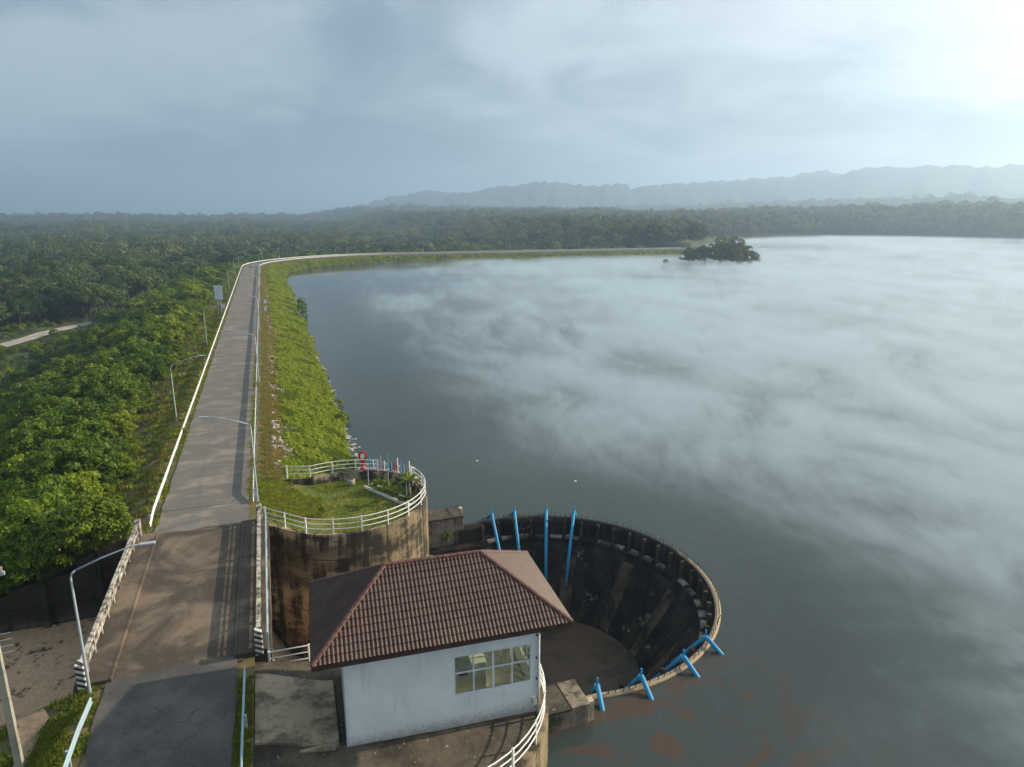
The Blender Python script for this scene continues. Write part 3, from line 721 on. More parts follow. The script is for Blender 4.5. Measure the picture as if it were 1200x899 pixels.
    for i in range(86):
        a = -96 + 192 * i / 85 + random.uniform(-.5, .5); ca, sa = math.cos(R(a)), math.sin(R(a))
        if pin is None:
            pin = MB().tube([(0, 0, -.05), (0, 0, .26)], .025, 5).build('steel_pin', 'steel_dark', w); o = pin
        else: o = pin.copy(); COL.objects.link(o)
        o.location = (10.6 * ca, 10.6 * sa, Z(-3.19)); o.rotation_euler = (random.uniform(-.25, .25), random.uniform(-.25, .25), 0)
    # blue siphon pipes straddling the crest
    def siphon(x, y, inner, label, group):
        a = math.atan2(y, x - WC[0]); e = empty('siphon_pipe', (WC[0], WC[1], 0), a, label, 'pipe', group)
        inn = [(10.62, 0, -2.74), (10.45, 0, -2.76)] + inner
        MB().tube(inn, .125, 10).build('inner_leg', 'pipe_blue', e, smooth=True)
        MB().tube([(10.45, 0, -2.73), (10.62, 0, -2.76), (11.5, 0, -3.45), (13.2, 0, -4.8)], [.125, .125, .125, .11], 10).build('outer_leg', 'pipe_blue', e, smooth=True)
        MB().tube([(10.5, 0, -2.7), (10.5, 0, -2.28)], .055, 8).build('air_valve', 'pipe_blue', e)
        MB().tube([(10.5, 0, -2.82), (10.5, 0, -2.68)], .16, 10).build('flange', 'pipe_blue', e)
    far = [(20.36, 10.5), (22.2, 10.5), (24.61, 9.72), (26.44, 8.57)]
    for i, (x, y) in enumerate(far):
        siphon(x, y, [(9.3, 0, -4.35), (8.8, 0, -5.0), (7.35, 0, -7.3 - .1 * (i == 3))],
               ['blue siphon pipe hanging inside the weir, beside the dark pier', 'blue siphon pipe hanging inside the weir, second from the dark pier', 'blue siphon pipe hanging inside the weir, third from the dark pier', 'blue siphon pipe hanging inside the weir, farthest along from the dark pier'][i], 'blue siphon pipes on the weir')
    near = [(26.75, -8.93), (24.55, -10.05), (21.58, -10.53), (19.13, -10.55)]
    for i, (x, y) in enumerate(near):
        siphon(x, y, [(9.3, 0, -4.35), (8.7, 0, -5.1)],
               ['bent blue siphon pipe over the weir crest, farthest from the mossy pier', 'bent blue siphon pipe over the weir crest, third from the mossy pier', 'bent blue siphon pipe over the weir crest, second from the mossy pier', 'bent blue siphon pipe over the weir crest, beside the mossy pier'][i], 'blue siphon pipes on the weir')
build_spillway()

# ------------------------------------------------------------------ railings
def railing(name, pts, base, h, spacing, label, mat='white_paint', rails=(.32, .66, 1.0), r=.032):
    c = Vector(pts[len(pts) // 2]).to_3d() if len(pts[0]) == 2 else Vector(pts[len(pts) // 2])
    e = empty(name, (c.x, c.y, base), 0, label, 'railing')
    P = [Vector((p[0] - c.x, p[1] - c.y, 0)) for p in pts]
    for k in rails: MB().tube([p + Vector((0, 0, k * h)) for p in P], r, 8).build('rail', mat, e, smooth=True)
    L = [0]
    for i in range(1, len(P)): L.append(L[-1] + (P[i] - P[i - 1]).length)
    n = max(1, round(L[-1] / spacing)); first = None
    for j in range(n + 1):
        d = L[-1] * j / n; i = 1
        while i < len(L) - 1 and L[i] < d: i += 1
        t = (d - L[i - 1]) / max(L[i] - L[i - 1], 1e-6); q = P[i - 1].lerp(P[i], t); w = .05 if j % 2 == 0 else .035
        if first is None: first = MB().box(-.05, .05, -.05, .05, -.12, h + .05).build('post', mat, e, bevel=.008); o = first
        else: o = first.copy(); COL.objects.link(o)
        o.location = q; d_ = (P[i] - P[i - 1]); o.rotation_euler = (0, 0, math.atan2(d_.y, d_.x)); o.scale = (w / .05, w / .05, 1)
    return e
railing('railing', [(3.95, YN - .1)] + arcp(P1, PR1 - .02, -123, 24, 32), -.06, 1.0, 1.75, 'white three-bar railing curving round the grassy terrace')
railing('railing', arcp(P1, PR1 - .02, 58, 112, 12) + [(5.6, 16.9)], -.12, .95, 1.75, 'white railing along the back of the grassy terrace by the slope')
railing('railing', [(4.02, YS - .1), (5.75, -6.45)] + arcp(P2, PR2 - .1, 131, -112, 40), -.95, 1.0, 1.8, 'white three-bar railing curving round the pump house terrace')
railing('railing', [(4.02, YN - .25), (4.02, YS + .05)], -.04, 1.05, 2.4, 'pale pipe railing outside the right bridge parapet', 'pale_blue_paint', (.5, 1.0))

# ------------------------------------------------------------------ guard rails
def guardrail(s0, s1, off, label, mat='guard_white', h=.72, step=4.0, bend=True):
    c = at((s0 + s1) / 2 if s1 - s0 < 40 else s0, off); e = empty('guardrail', c, 0, label, 'guardrail')
    prof = [(0, .16), (.05, .12), (.05, .05), (0, .0), (.05, -.05), (.05, -.12), (0, -.16)]
    ss = list(np.linspace(s0, s1, max(2, int((s1 - s0) / 2) + 1))); rows = []; sg = 1 if off < 0 else -1
    for i, s in enumerate(ss):
        dz = -.35 if bend and i == 0 and s0 > 0 else (-.2 if bend and i == len(ss) - 1 and s0 < 0 else 0)
        w = .02 * nz(s, off, 0, .2)
        rows.append([tuple(at(s, off + sg * (q + w), h - .16 + z + dz) - c) for q, z in prof] + [tuple(at(s, off + sg * (q - .012), h - .16 + z + dz) - c) for q, z in reversed(prof)])
    MB().strip([r + [r[0]] for r in rows]).build('beam', mat, e)
    first = None
    for s in np.arange(s0 + .8, s1, step):
        q, t = path(s)
        if first is None: first = MB().box(-.06, .06, -.05, .05, -.75, h - .02).build('post', 'galvanised', e); o = first
        else: o = first.copy(); COL.objects.link(o)
        o.location = at(s, off - sg * .075) - c; o.rotation_euler = (0, 0, math.atan2(t.y, t.x) - math.pi / 2)
    return e
guardrail(9.9, S_END - 4, -3.12, 'long white steel guardrail on the forest side of the dam road', h=.78)
guardrail(12.2, S_END - 4, 3.2, 'long white steel guardrail on the lake side of the dam road', h=.78)
guardrail(-40, -7.9, -2.95, 'pale blue steel guardrail on the near bank leading to the bridge', 'pale_blue_paint', h=.75)
guardrail(-40, -7.9, 3.05, 'pale blue guardrail between the dark road and the concrete slab', 'pale_blue_paint', h=.62, bend=False)

# ------------------------------------------------------------------ street lamps
def make_lamp(loc, rz, label, group=None):
    e = empty('street_lamp', loc, rz, label, 'street lamp', group)
    MB().tube([(0, 0, -1.2), (0, 0, .2), (0, 0, 5.55), (.06, 0, 5.75), (.2, 0, 5.86)], [.07, .07, .045, .045, .042], 8).build('pole', 'galvanised', e, smooth=True)
    MB().tube([(.2, 0, 5.86), (1.2, 0, 6.25), (2.3, 0, 6.58), (2.7, 0, 6.62)], [.042, .036, .034, .034], 7).build('arm', 'galvanised', e, smooth=True)
    m = MB().box(2.62, 3.25, -.1, .1, 6.57, 6.66); m.build('lamp_head', 'galvanised', e, bevel=.03)
    MB().box(-.12, .12, -.12, .12, -.5, .08).build('base_block', 'pole_concrete', e)
    return e
lamp0 = make_lamp((-3.25, -6.75, -.1), 0, 'blue-grey street lamp standing at the striped near end of the bridge')
LG = 'street lamps along the dam road'
for i, s in enumerate((36.8, 79.5, 122, 164, 206, 248)):
    lab = ['slim street lamp leaning over the guardrail, first past the bridge on the forest side', 'slim street lamp on the forest side between the bridge lamp row and the white board',
           'slim street lamp just past the white notice board'][i] if i < 3 else 'slim street lamp far along the forest side before the bend'
    p = at(s, -4.3); copy_tree(lamp0, (p.x, p.y, -.35), 0, label=lab, group=LG)
for i, s in enumerate((12.6, 51, 92, 134, 176, 218, 256)):
    lab = ['street lamp beside the grassy terrace at the end of the lake side guardrail', 'slim street lamp, second from the terrace on the lake side guardrail', 'slim street lamp, third from the terrace on the lake side guardrail'][i] if i < 3 else 'slim street lamp far along the lake side before the bend'
    p = at(s, 3.45); copy_tree(lamp0, (p.x, p.y, -.1), math.pi, label=lab, group=LG)
for s in np.arange(290, S_END - 10, 38):
    p, t = path(s); q = at(s, -4.0); copy_tree(lamp0, (q.x, q.y, -.3), math.atan2(t.y, t.x) - math.pi / 2, label='tiny street lamp past the bend of the dam road', group=LG)
COL.objects.get('street_lamp')['group'] = LG

# ------------------------------------------------------------------ pump house
def build_house():
    RZ = R(-3.0); hx, hy = 11.1, -10.4
    H = empty('pump_house', (hx, hy, 0), RZ, 'white pump house with brown tiled hip roof', 'building')
    x0, x1, y0, y1, zb, zt = -4.1, 4.0, -2.35, 2.4, -1.3, 3.62
    wx0, wx1, wz0, wz1 = .33, 3.68, .5, 2.34
    th = .15
    def wall_open(name, mat, axis, pos, inner, a0, a1, ops):
        m = MB()
        aa = sorted({a0, a1} | {o[0] for o in ops} | {o[1] for o in ops}); zz = sorted({zb, zt} | {o[2] for o in ops} | {o[3] for o in ops})
        for i in range(len(aa) - 1):
            for j in range(len(zz) - 1):
                ca, cz = (aa[i] + aa[i + 1]) / 2, (zz[j] + zz[j + 1]) / 2
                if any(o[0] < ca < o[1] and o[2] < cz < o[3] for o in ops): continue
                for q in (pos, inner):
                    pts = [(aa[i], zz[j]), (aa[i + 1], zz[j]), (aa[i + 1], zz[j + 1]), (aa[i], zz[j + 1])]
                    m.add([(a, q, z) if axis == 'x' else (q, a, z) for a, z in pts], [(0, 1, 2, 3)])
        for o in ops:
            for (aA, zA), (aB, zB) in (((o[0], o[2]), (o[1], o[2])), ((o[1], o[2]), (o[1], o[3])), ((o[1], o[3]), (o[0], o[3])), ((o[0], o[3]), (o[0], o[2]))):
                m.add([(aA, pos, zA) if axis == 'x' else (pos, aA, zA), (aB, pos, zB) if axis == 'x' else (pos, aB, zB), (aB, inner, zB) if axis == 'x' else (inner, aB, zB), (aA, inner, zA) if axis == 'x' else (inner, aA, zA)], [(0, 1, 2, 3)])
        return m.build(name, mat, H, fix=False)
    wall_open('front_wall', 'wall_paint', 'x', y0, y0 + th, x0, x1, [(wx0, wx1, wz0, wz1)])
    wall_open('back_wall', 'wall_paint', 'x', y1, y1 - th, x0, x1, [(-2.8, -.2, .5, 2.3), (.9, 3.4, .5, 2.3)])
    wall_open('side_wall', 'wall_paint_side', 'y', x0, x0 + th, y0, y1, [(-.6, .5, -.92, 1.9)])
    wall_open('side_wall', 'wall_paint', 'y', x1, x1 - th, y0, y1, [(-1.5, 1.6, .5, 2.3)])
    MB().box(x0 + .2, x1 - .2, y0 + .2, y1 - .2, -1.1, -.35).build('floor', 'interior_paint', H)
    MB().box(x0 + .17, x1 - .17, y0 + .17, y1 - .17, 2.9, 3.0).build('ceiling', 'interior_paint', H)
    MB().box(-.12, -.02, y0 + .17, y1 - .17, -.35, 2.9).build('partition', 'interior_paint', H)
    MB().box(x0 - .04, x1 + .04, y0 - .06, y0 - .005, -1.5, -1.02).build('plinth', 'mossy_concrete', H)
    MB().box(x0 - .012, x0 + .035, y0 - .015, y0 + .03, -1.2, 3.4).build('corner_strip', 'galvanised', H)
    def window(axis, pos, a0, a1, z0, z1, cols, split):
        par = empty('window', (0, 0, 0)); par.parent = H
        def bx(n, mat, A0, A1, Z0, Z1, d0, d1):
            m = MB()
            if axis == 'x': m.box(A0, A1, pos + d0, pos + d1, Z0, Z1)
            else: m.box(pos + d0, pos + d1, A0, A1, Z0, Z1)
            return m.build(n, mat, par)
        f = .055
        bx('frame', 'frame_white', a0, a0 + f, z0, z1, -.03, .06); bx('frame', 'frame_white', a1 - f, a1, z0, z1, -.03, .06)
        bx('frame', 'frame_white', a0 + f, a1 - f, z0, z0 + f, -.03, .06); bx('frame', 'frame_white', a0 + f, a1 - f, z1 - f, z1, -.03, .06)
        zs = z0 + (z1 - z0) * split; bx('transom', 'frame_white', a0 + f, a1 - f, zs - .04, zs + .04, -.025, .055)
        for i in range(1, cols):
            a = a0 + (a1 - a0) * i / cols; w = .05 if i == cols / 2 else .032
            bx('mullion', 'frame_white', a - w, a + w, z0 + f, zs - .04, -.02, .05); bx('mullion', 'frame_white', a - w, a + w, zs + .04, z1 - f, -.02, .05)
        for i in range(cols):
            for q0, q1 in ((z0 + f, zs - .04), (zs + .04, z1 - f)):
                A0 = a0 + (a1 - a0) * i / cols + .03; A1 = a0 + (a1 - a0) * (i + 1) / cols - .03; bx('pane', 'window_glass', A0, A1, q0, q1, .012, .018)
    window('x', y0 + .04, wx0, wx1, wz0, wz1, 4, .56)
    window('x', y1 - .1, -2.8, -.2, .5, 2.3, 3, .56); window('x', y1 - .1, .9, 3.4, .5, 2.3, 3, .56)
    window('y', x1 - .1, -1.5, 1.6, .5, 2.3, 4, .56)
    MB().box(x0 + .05, x0 + .1, -.55, .45, -.92, 1.88).build('door', 'cabinet_grey', H)
    # downpipe with brackets and meter box at the lake-side corner
    MB().tube([(x1 - .02, y0 - .09, 3.4), (x1 - .02, y0 - .09, -1.15)], .06, 8).build('downpipe', 'frame_white', H, smooth=True)
    for z in (2.7, 1.6, .6, -.4): MB().box(x1 - .12, x1 - .055, y0 - .12, y0 - .002, z, z + .06).build('pipe_bracket', 'steel_dark', H)
    MB().box(x1 - .26, x1 - .1, y0 - .16, y0 - .004, -.62, -.3).build('meter_box', 'cabinet_grey', H, bevel=.02)
    # machines inside
    MB().box(.55, 2.0, -1.2, -.2, -.35, 1.0).build('control_cabinet', 'cabinet_grey', H, bevel=.02)
    MB().box(.75, 1.15, -1.25, -1.2, .55, .8).build('control_panel', 'steel_dark', H)
    MB().box(.5, 1.5, .5, 1.4, -.35, 1.7).build('control_cabinet', 'frame_white', H, bevel=.02)
    MB().tube([(3.0, .2, -.35), (3.0, .2, .9), (2.7, .2, 1.5), (2.2, .2, 2.2)], .07, 8).build('machine_lever', 'frame_white', H, smooth=True)
    MB().tube([(3.3, -.3, -.35), (3.3, -.3, 1.1)], .12, 10).build('machine_column', 'cabinet_grey', H, smooth=True)
    # ---- roof
    EX0, EX1, EY0, EY1, ZE, ZR = -5.18, 5.18, -3.12, 3.12, 3.55, 5.62
    hd = (EY1 - EY0) / 2; slope = math.atan2(ZR - ZE, hd); sl = math.hypot(hd, ZR - ZE)
    roof = MB().add([(EX0, EY0, ZE), (EX1, EY0, ZE), (EX1, EY1, ZE), (EX0, EY1, ZE), (EX0 + hd, 0, ZR), (EX1 - hd, 0, ZR), (EX0, EY0, ZE - .06), (EX1, EY0, ZE - .06), (EX1, EY1, ZE - .06), (EX0, EY1, ZE - .06)],
                    [(0, 1, 5, 4), (1, 2, 5), (2, 3, 4, 5), (3, 0, 4), (9, 8, 7, 6), (0, 6, 7, 1), (1, 7, 8, 2), (2, 8, 9, 3), (3, 9, 6, 0)]).build('roof', 'fascia_brown', H, fix=True)
    for a, b, c, d in ((EX0 - .03, EX1 + .03, EY0 - .04, EY0 - .004), (EX0 - .03, EX1 + .03, EY1 + .004, EY1 + .04), (EX0 - .04, EX0 - .004, EY0, EY1), (EX1 + .004, EX1 + .04, EY0, EY1)):
        MB().box(a, b, c, d, ZE - .2, ZE + .0).build('fascia', 'fascia_brown', roof)
    tw, tl = .333, .325
    def tile_bm():
        bm = bmesh.new(); n = 10; rows = []
        prof = []
        for i in range(n + 1):
            u = i / n; h = .042 * (0.5 - .5 * math.cos(u * 4 * math.pi)) ** .8; prof.append((u * tw * .995, h))
        def row(y, z): return [bm.verts.new((x, y, h + z)) for x, h in prof]
        a = row(-.03, .0); b = row(-.03, .052); c = row(tl + .02, .018)
        for r0, r1 in ((a, b), (b, c)):
            for i in range(n): bm.faces.new((r0[i], r0[i + 1], r1[i + 1], r1[i]))
        return bm
    shared = None
    def face(org, rz, width, indiv):
        nonlocal shared
        cols = int(math.ceil(width / tw)); rowsn = int(math.ceil(sl / tl)); rest = bmesh.new()
        xstart = (width - cols * tw) / 2
        k = (width if rz in (0, math.pi) else width) ; inset = hd / sl
        M = Matrix.Translation(org) @ Matrix.Rotation(rz, 4, 'Z') @ Matrix.Rotation(slope, 4, 'X')
        for j in range(rowsn):
            for i in range(cols):
                xa = xstart + i * tw; ya = j * tl
                lo0, hi0 = ya * inset, width - ya * inset; lo1, hi1 = (ya + tl) * inset, width - (ya + tl) * inset
                if xa + tw < lo0 + .03 or xa > hi0 - .03 or ya > sl - .05: continue
                whole = xa >= lo1 + .02 and xa + tw <= hi1 - .02 and ya + tl <= sl
                T = M @ Matrix.Translation((xa, ya, 0))
                if whole and indiv:
                    if shared is None:
                        bm = tile_bm(); shared = bpy.data.meshes.new('roof_tile'); bm.to_mesh(shared); bm.free()
                    o = obj('roof_tile', shared, 'roof_tile', roof); o.matrix_local = T; continue
                bm = tile_bm(); bmesh.ops.translate(bm, verts=bm.verts, vec=(xa, ya, 0))
                for pt, nn in (((0, 0, 0), (-1, inset, 0)), ((width, 0, 0), (1, inset, 0)), ((0, sl, 0), (0, 1, 0))):
                    bmesh.ops.bisect_plane(bm, geom=bm.verts[:] + bm.edges[:] + bm.faces[:], plane_co=pt, plane_no=nn, clear_outer=True)
                if not bm.faces: bm.free(); continue
                if indiv:
                    bmesh.ops.translate(bm, verts=bm.verts, vec=(-xa, -ya, 0)); me = bpy.data.meshes.new('roof_tile'); bm.to_mesh(me); bm.free()
                    o = obj('roof_tile', me, 'roof_tile', roof); o.matrix_local = T
                else:
                    me = bpy.data.meshes.new('tmp'); bm.to_mesh(me); bm.free(); n0 = len(rest.verts); rest.from_mesh(me); bpy.data.meshes.remove(me)
                    rest.verts.ensure_lookup_table()
                    for v in rest.verts[n0:]: v.co = M @ v.co
        if not indiv:
            me = bpy.data.meshes.new('tile_field'); rest.to_mesh(me); o = obj('tile_field', me, 'roof_tile', roof); o['kind'] = 'stuff'
        rest.free()
    face(Vector((EX0, EY0, ZE + .01)), 0, EX1 - EX0, True)
    face(Vector((EX1, EY1, ZE + .01)), math.pi, EX1 - EX0, False)
    face(Vector((EX1, EY0, ZE + .01)), math.pi / 2, EY1 - EY0, False)
    face(Vector((EX0, EY1, ZE + .01)), -math.pi / 2, EY1 - EY0, False)
    # ridge and hip tiles
    cap = MB(); rows = []
    for y, r in ((-.02, .115), (.31, .095)):
        rows.append([(r * math.cos(a), y, r * math.sin(a) * .8 - .015) for a in np.linspace(-.2, math.pi + .2, 9)])
    cap.strip(rows); cap.add(rows[0] + [(0, -.02, -.03)], [tuple(range(10))])
    cm = cap.mesh('ridge_tile'); cm.materials.append(MATS['ridge_tile'])
    ridge = [((EX0, EY0, ZE), (EX0 + hd, 0, ZR)), ((EX1, EY0, ZE), (EX1 - hd, 0, ZR)), ((EX1, EY1, ZE), (EX1 - hd, 0, ZR)), ((EX0, EY1, ZE), (EX0 + hd, 0, ZR)), ((EX0 + hd, 0, ZR), (EX1 - hd, 0, ZR))]
    for a, b in ridge:
        a, b = Vector(a) + Vector((0, 0, .055)), Vector(b) + Vector((0, 0, .055)); d = b - a; n = int(round(d.length / .31)); q = d.to_track_quat('Y', 'Z')
        for i in range(n):
            o = obj('ridge_tile', cm, None, roof); o.location = a + d * (i / n); o.rotation_euler = q.to_euler(); o.scale = (1, d.length / n / .3, 1)
build_house()

# ------------------------------------------------------------------ foliage library
def leaf_mesh(name, mat, clumps, per, size, seed, up=.25, droop=0.0, ratio=.5):
    rng = np.random.default_rng(seed); C = np.array([c for c, r in clumps]); Rr = np.array([r for c, r in clumps])
    n = len(clumps) * per; idx = np.repeat(np.arange(len(clumps)), per)
    d = rng.normal(size=(n, 3)); d /= np.linalg.norm(d, axis=1)[:, None]; d[:, 2] = np.where(d[:, 2] < -.45, -d[:, 2], d[:, 2])
    pos = C[idx] + d * (Rr[idx] * (.45 + .62 * rng.random(n) ** .6))[:, None] * np.array([1, 1, .8])
    nr = d * .75 + rng.normal(size=(n, 3)) * .55; nr[:, 2] += up; nr /= np.linalg.norm(nr, axis=1)[:, None]
    a = np.cross(nr, rng.normal(size=(n, 3))); a /= np.linalg.norm(a, axis=1)[:, None]; b = np.cross(nr, a)
    s = size * (.6 + .8 * rng.random(n))[:, None]
    bend = np.zeros((n, 3)); bend[:, 2] = -droop * s[:, 0]
    v = np.stack([pos - a * s, pos - b * s * ratio, pos + a * s + bend, pos + b * s * ratio], 1).reshape(-1, 3)
    me = bpy.data.meshes.new(name); me.vertices.add(4 * n); me.vertices.foreach_set('co', v.ravel()); me.loops.add(4 * n)
    me.loops.foreach_set('vertex_index', np.arange(4 * n)); me.polygons.add(n); me.polygons.foreach_set('loop_start', np.arange(n) * 4)
    me.update(calc_edges=True); me.materials.append(MATS[mat]); return me
def crown_clumps(seed, R0, H0, zc, n, rc, flat=1.0):
    rnd = random.Random(seed); out = []
    for i in range(n):
        t = rnd.random() * 2 * math.pi; u = rnd.uniform(-.75, 1); k = (.45 + .55 * rnd.random() ** .5)
        rr = math.sqrt(max(0, 1 - u * u)); lob = 1 + .28 * math.sin(t * 3 + seed) + .18 * math.sin(t * 5 + seed * 2)
        out.append(((R0 * rr * k * lob * math.cos(t), R0 * rr * k * lob * math.sin(t), zc + H0 * u * k * flat), rc * rnd.uniform(.6, 1.3)))
    return out
def trunk_mesh(name, h, r, seed, limbs, reach, mat='bark'):
    rnd = random.Random(seed); m = MB(); lean = (rnd.uniform(-.1, .1) * h, rnd.uniform(-.1, .1) * h)
    pts = [(0, 0, -.6), (lean[0] * .2, lean[1] * .2, h * .3), (lean[0] * .6, lean[1] * .6, h * .65), (lean[0], lean[1], h)]
    m.tube(pts, [r * 1.25, r, r * .75, r * .4], 7)
    for i in range(limbs):
        a = 2 * math.pi * i / limbs + rnd.uniform(-.4, .4); k = rnd.uniform(.35, .85); b = Vector(pts[1]).lerp(Vector(pts[3]), k)
        e = b + Vector((math.cos(a) * reach, math.sin(a) * reach, reach * rnd.uniform(.5, 1.0))); mid = b.lerp(e, .5) + Vector((0, 0, -.1 * reach))
        m.tube([b, mid, e], [r * .5, r * .35, r * .15], 5)
    me = m.mesh(name); me.materials.append(MATS[mat]); return me
SHRUB = []
for i, (mt, r0, h0, zc, n, rc, per, sz) in enumerate([
    ('leaf_shrub', 1.7, 1.35, 1.7, 34, .50, 92, .115), ('leaf_shrub', 2.1, 1.7, 2.1, 46, .54, 92, .12), ('leaf_shrub_dark', 1.8, 1.6, 1.9, 38, .52, 92, .115),
    ('leaf_shrub', 1.4, 2.0, 2.4, 36, .44, 92, .11), ('leaf_shrub_dark', 2.3, 1.9, 2.4, 50, .56, 92, .125)]):
    SHRUB.append((leaf_mesh('foliage', mt, crown_clumps(11 + i, r0, h0, zc, n, rc), per, sz, 100 + i, .35, .35, .58), trunk_mesh('stem', zc * 1.2, .07, 31 + i, 4, r0 * .5), mt))
TREE = []
for i, (mt, r0, h0, zc, n, rc, per, sz) in enumerate([
    ('leaf_tree', 3.6, 3.2, 6.6, 46, 1.15, 76, .25), ('leaf_tree_dark', 4.2, 3.4, 6.8, 52, 1.2, 76, .26), ('leaf_tree_pale', 3.0, 4.0, 7.4, 42, 1.0, 76, .24),
    ('leaf_tree', 5.0, 3.0, 7.4, 60, 1.25, 72, .27), ('leaf_tree_dark', 3.0, 4.4, 8.0, 44, 1.0, 76, .24), ('leaf_tree_dry', 3.4, 3.0, 6.4, 34, .9, 44, .24)]):
    TREE.append((leaf_mesh('crown', mt, crown_clumps(61 + i, r0, h0, zc, n, rc), per, sz, 200 + i, .3, .1, .62), trunk_mesh('trunk', zc * 1.1, .2, 71 + i, 6, r0 * .6), mt))
FAR = []
for i, (mt, r0, h0, zc, n, rc, per, sz) in enumerate([
    ('leaf_tree', 4.6, 3.6, 6.2, 24, 1.7, 42, .5), ('leaf_tree_dark', 4.8, 4.0, 6.6, 24, 1.8, 42, .52), ('leaf_tree_pale', 4.2, 4.6, 7.2, 22, 1.6, 42, .48), ('leaf_tree', 5.6, 3.4, 6.4, 28, 1.8, 42, .52)]):
    FAR.append(leaf_mesh('far_crown', mt, crown_clumps(161 + i, r0, h0, zc, n, rc), per, sz, 300 + i, .35, .1, .7))
def blade_mesh(name, mat, n, h, spread, seed, w=.03):
    rnd = random.Random(seed); m = MB()
    for i in range(n):
        a = rnd.uniform(0, 6.283); rr = rnd.random() ** .5 * spread; x, y = rr * math.cos(a), rr * math.sin(a); hh = h * rnd.uniform(.5, 1.2)
        t = rnd.uniform(0, 6.283); lx, ly = math.cos(t) * hh * rnd.uniform(.15, .6), math.sin(t) * hh * rnd.uniform(.15, .6); q = rnd.uniform(0, 6.283); wx, wy = w * math.cos(q), w * math.sin(q)
        m.add([(x - wx, y - wy, -.05), (x + wx, y + wy, -.05), (x + lx * .4 + wx * .8, y + ly * .4 + wy * .8, hh * .6), (x + lx * .4 - wx * .8, y + ly * .4 - wy * .8, hh * .6), (x + lx, y + ly, hh * .95)], [(0, 1, 2, 3), (3, 2, 4)])
    me = m.mesh(name); me.materials.append(MATS[mat]); return me
def scatter(name, pts, protos, label):
    """pts: (x, y, z, rot, scale, index); one object of uncountable growth"""
    me = bpy.data.meshes.new(name); n = len(pts); A = np.array(pts, dtype=np.float32); me.vertices.add(n); me.vertices.foreach_set('co', A[:, :3].ravel())
    at_ = me.attributes.new('rot', 'FLOAT_VECTOR', 'POINT'); rv = np.zeros((n, 3), np.float32); rv[:, 2] = A[:, 3]; rv[:, 0] = np.sin(A[:, 3] * 7) * .12; at_.data.foreach_set('vector', rv.ravel())
    s_ = me.attributes.new('scl', 'FLOAT', 'POINT'); s_.data.foreach_set('value', np.ascontiguousarray(A[:, 4])); i_ = me.attributes.new('idx', 'INT', 'POINT'); i_.data.foreach_set('value', A[:, 5].astype(np.int32))
    o = bpy.data.objects.new(name, me); COL.objects.link(o); tag(o, label, kind='stuff')
    ng = bpy.data.node_groups.new(name, 'GeometryNodeTree'); ng.interface.new_socket('Geometry', in_out='INPUT', socket_type='NodeSocketGeometry'); ng.interface.new_socket('Geometry', in_out='OUTPUT', socket_type='NodeSocketGeometry')
    N = ng.nodes.new; Lk = ng.links.new; gi, go = N('NodeGroupInput'), N('NodeGroupOutput'); jn = N('GeometryNodeJoinGeometry')
    def attr(nm, ty): a = N('GeometryNodeInputNamedAttribute'); a.data_type = ty; a.inputs[0].default_value = nm; return [x for x in a.outputs if x.enabled][0]
    r, s, ix = attr('rot', 'FLOAT_VECTOR'), attr('scl', 'FLOAT'), attr('idx', 'INT')
    for k, pm in enumerate(protos):
        po = bpy.data.objects.new(name + '_source', pm); oi = N('GeometryNodeObjectInfo'); oi.inputs['Object'].default_value = po; oi.inputs['As Instance'].default_value = True
        cp = N('FunctionNodeCompare'); cp.data_type = 'INT'; cp.operation = 'EQUAL'; ins = [x for x in cp.inputs if x.enabled]; Lk(ix, ins[0]); ins[1].default_value = k
        io = N('GeometryNodeInstanceOnPoints'); Lk(gi.outputs[0], io.inputs['Points']); Lk(cp.outputs[0], io.inputs['Selection']); Lk(oi.outputs['Geometry'], io.inputs['Instance']); Lk(r, io.inputs['Rotation']); Lk(s, io.inputs['Scale']); Lk(io.outputs[0], jn.inputs[0])
    Lk(jn.outputs[0], go.inputs[0]); o.modifiers.new('scatter', 'NODES').node_group = ng; return o
def project(x, y, z):
    dx, dy, dz = x - CX, y - CY, z - CZ; r = dx * math.cos(YAW) - dy * math.sin(YAW); f = dx * math.sin(YAW) + dy * math.cos(YAW)
    zc = f * math.cos(PITCH) - dz * math.sin(PITCH); yc = -f * math.sin(PITCH) - dz * math.cos(PITCH)
    if zc < 1: return None
    return 600 + FPX * r / zc, 449.5 + FPX * yc / zc, zc
def seen(x, y, z, m=40):
    p = project(x, y, z); return p is not None and -m < p[0] < 1200 + m and 0 < p[1] < 899 + m * 2

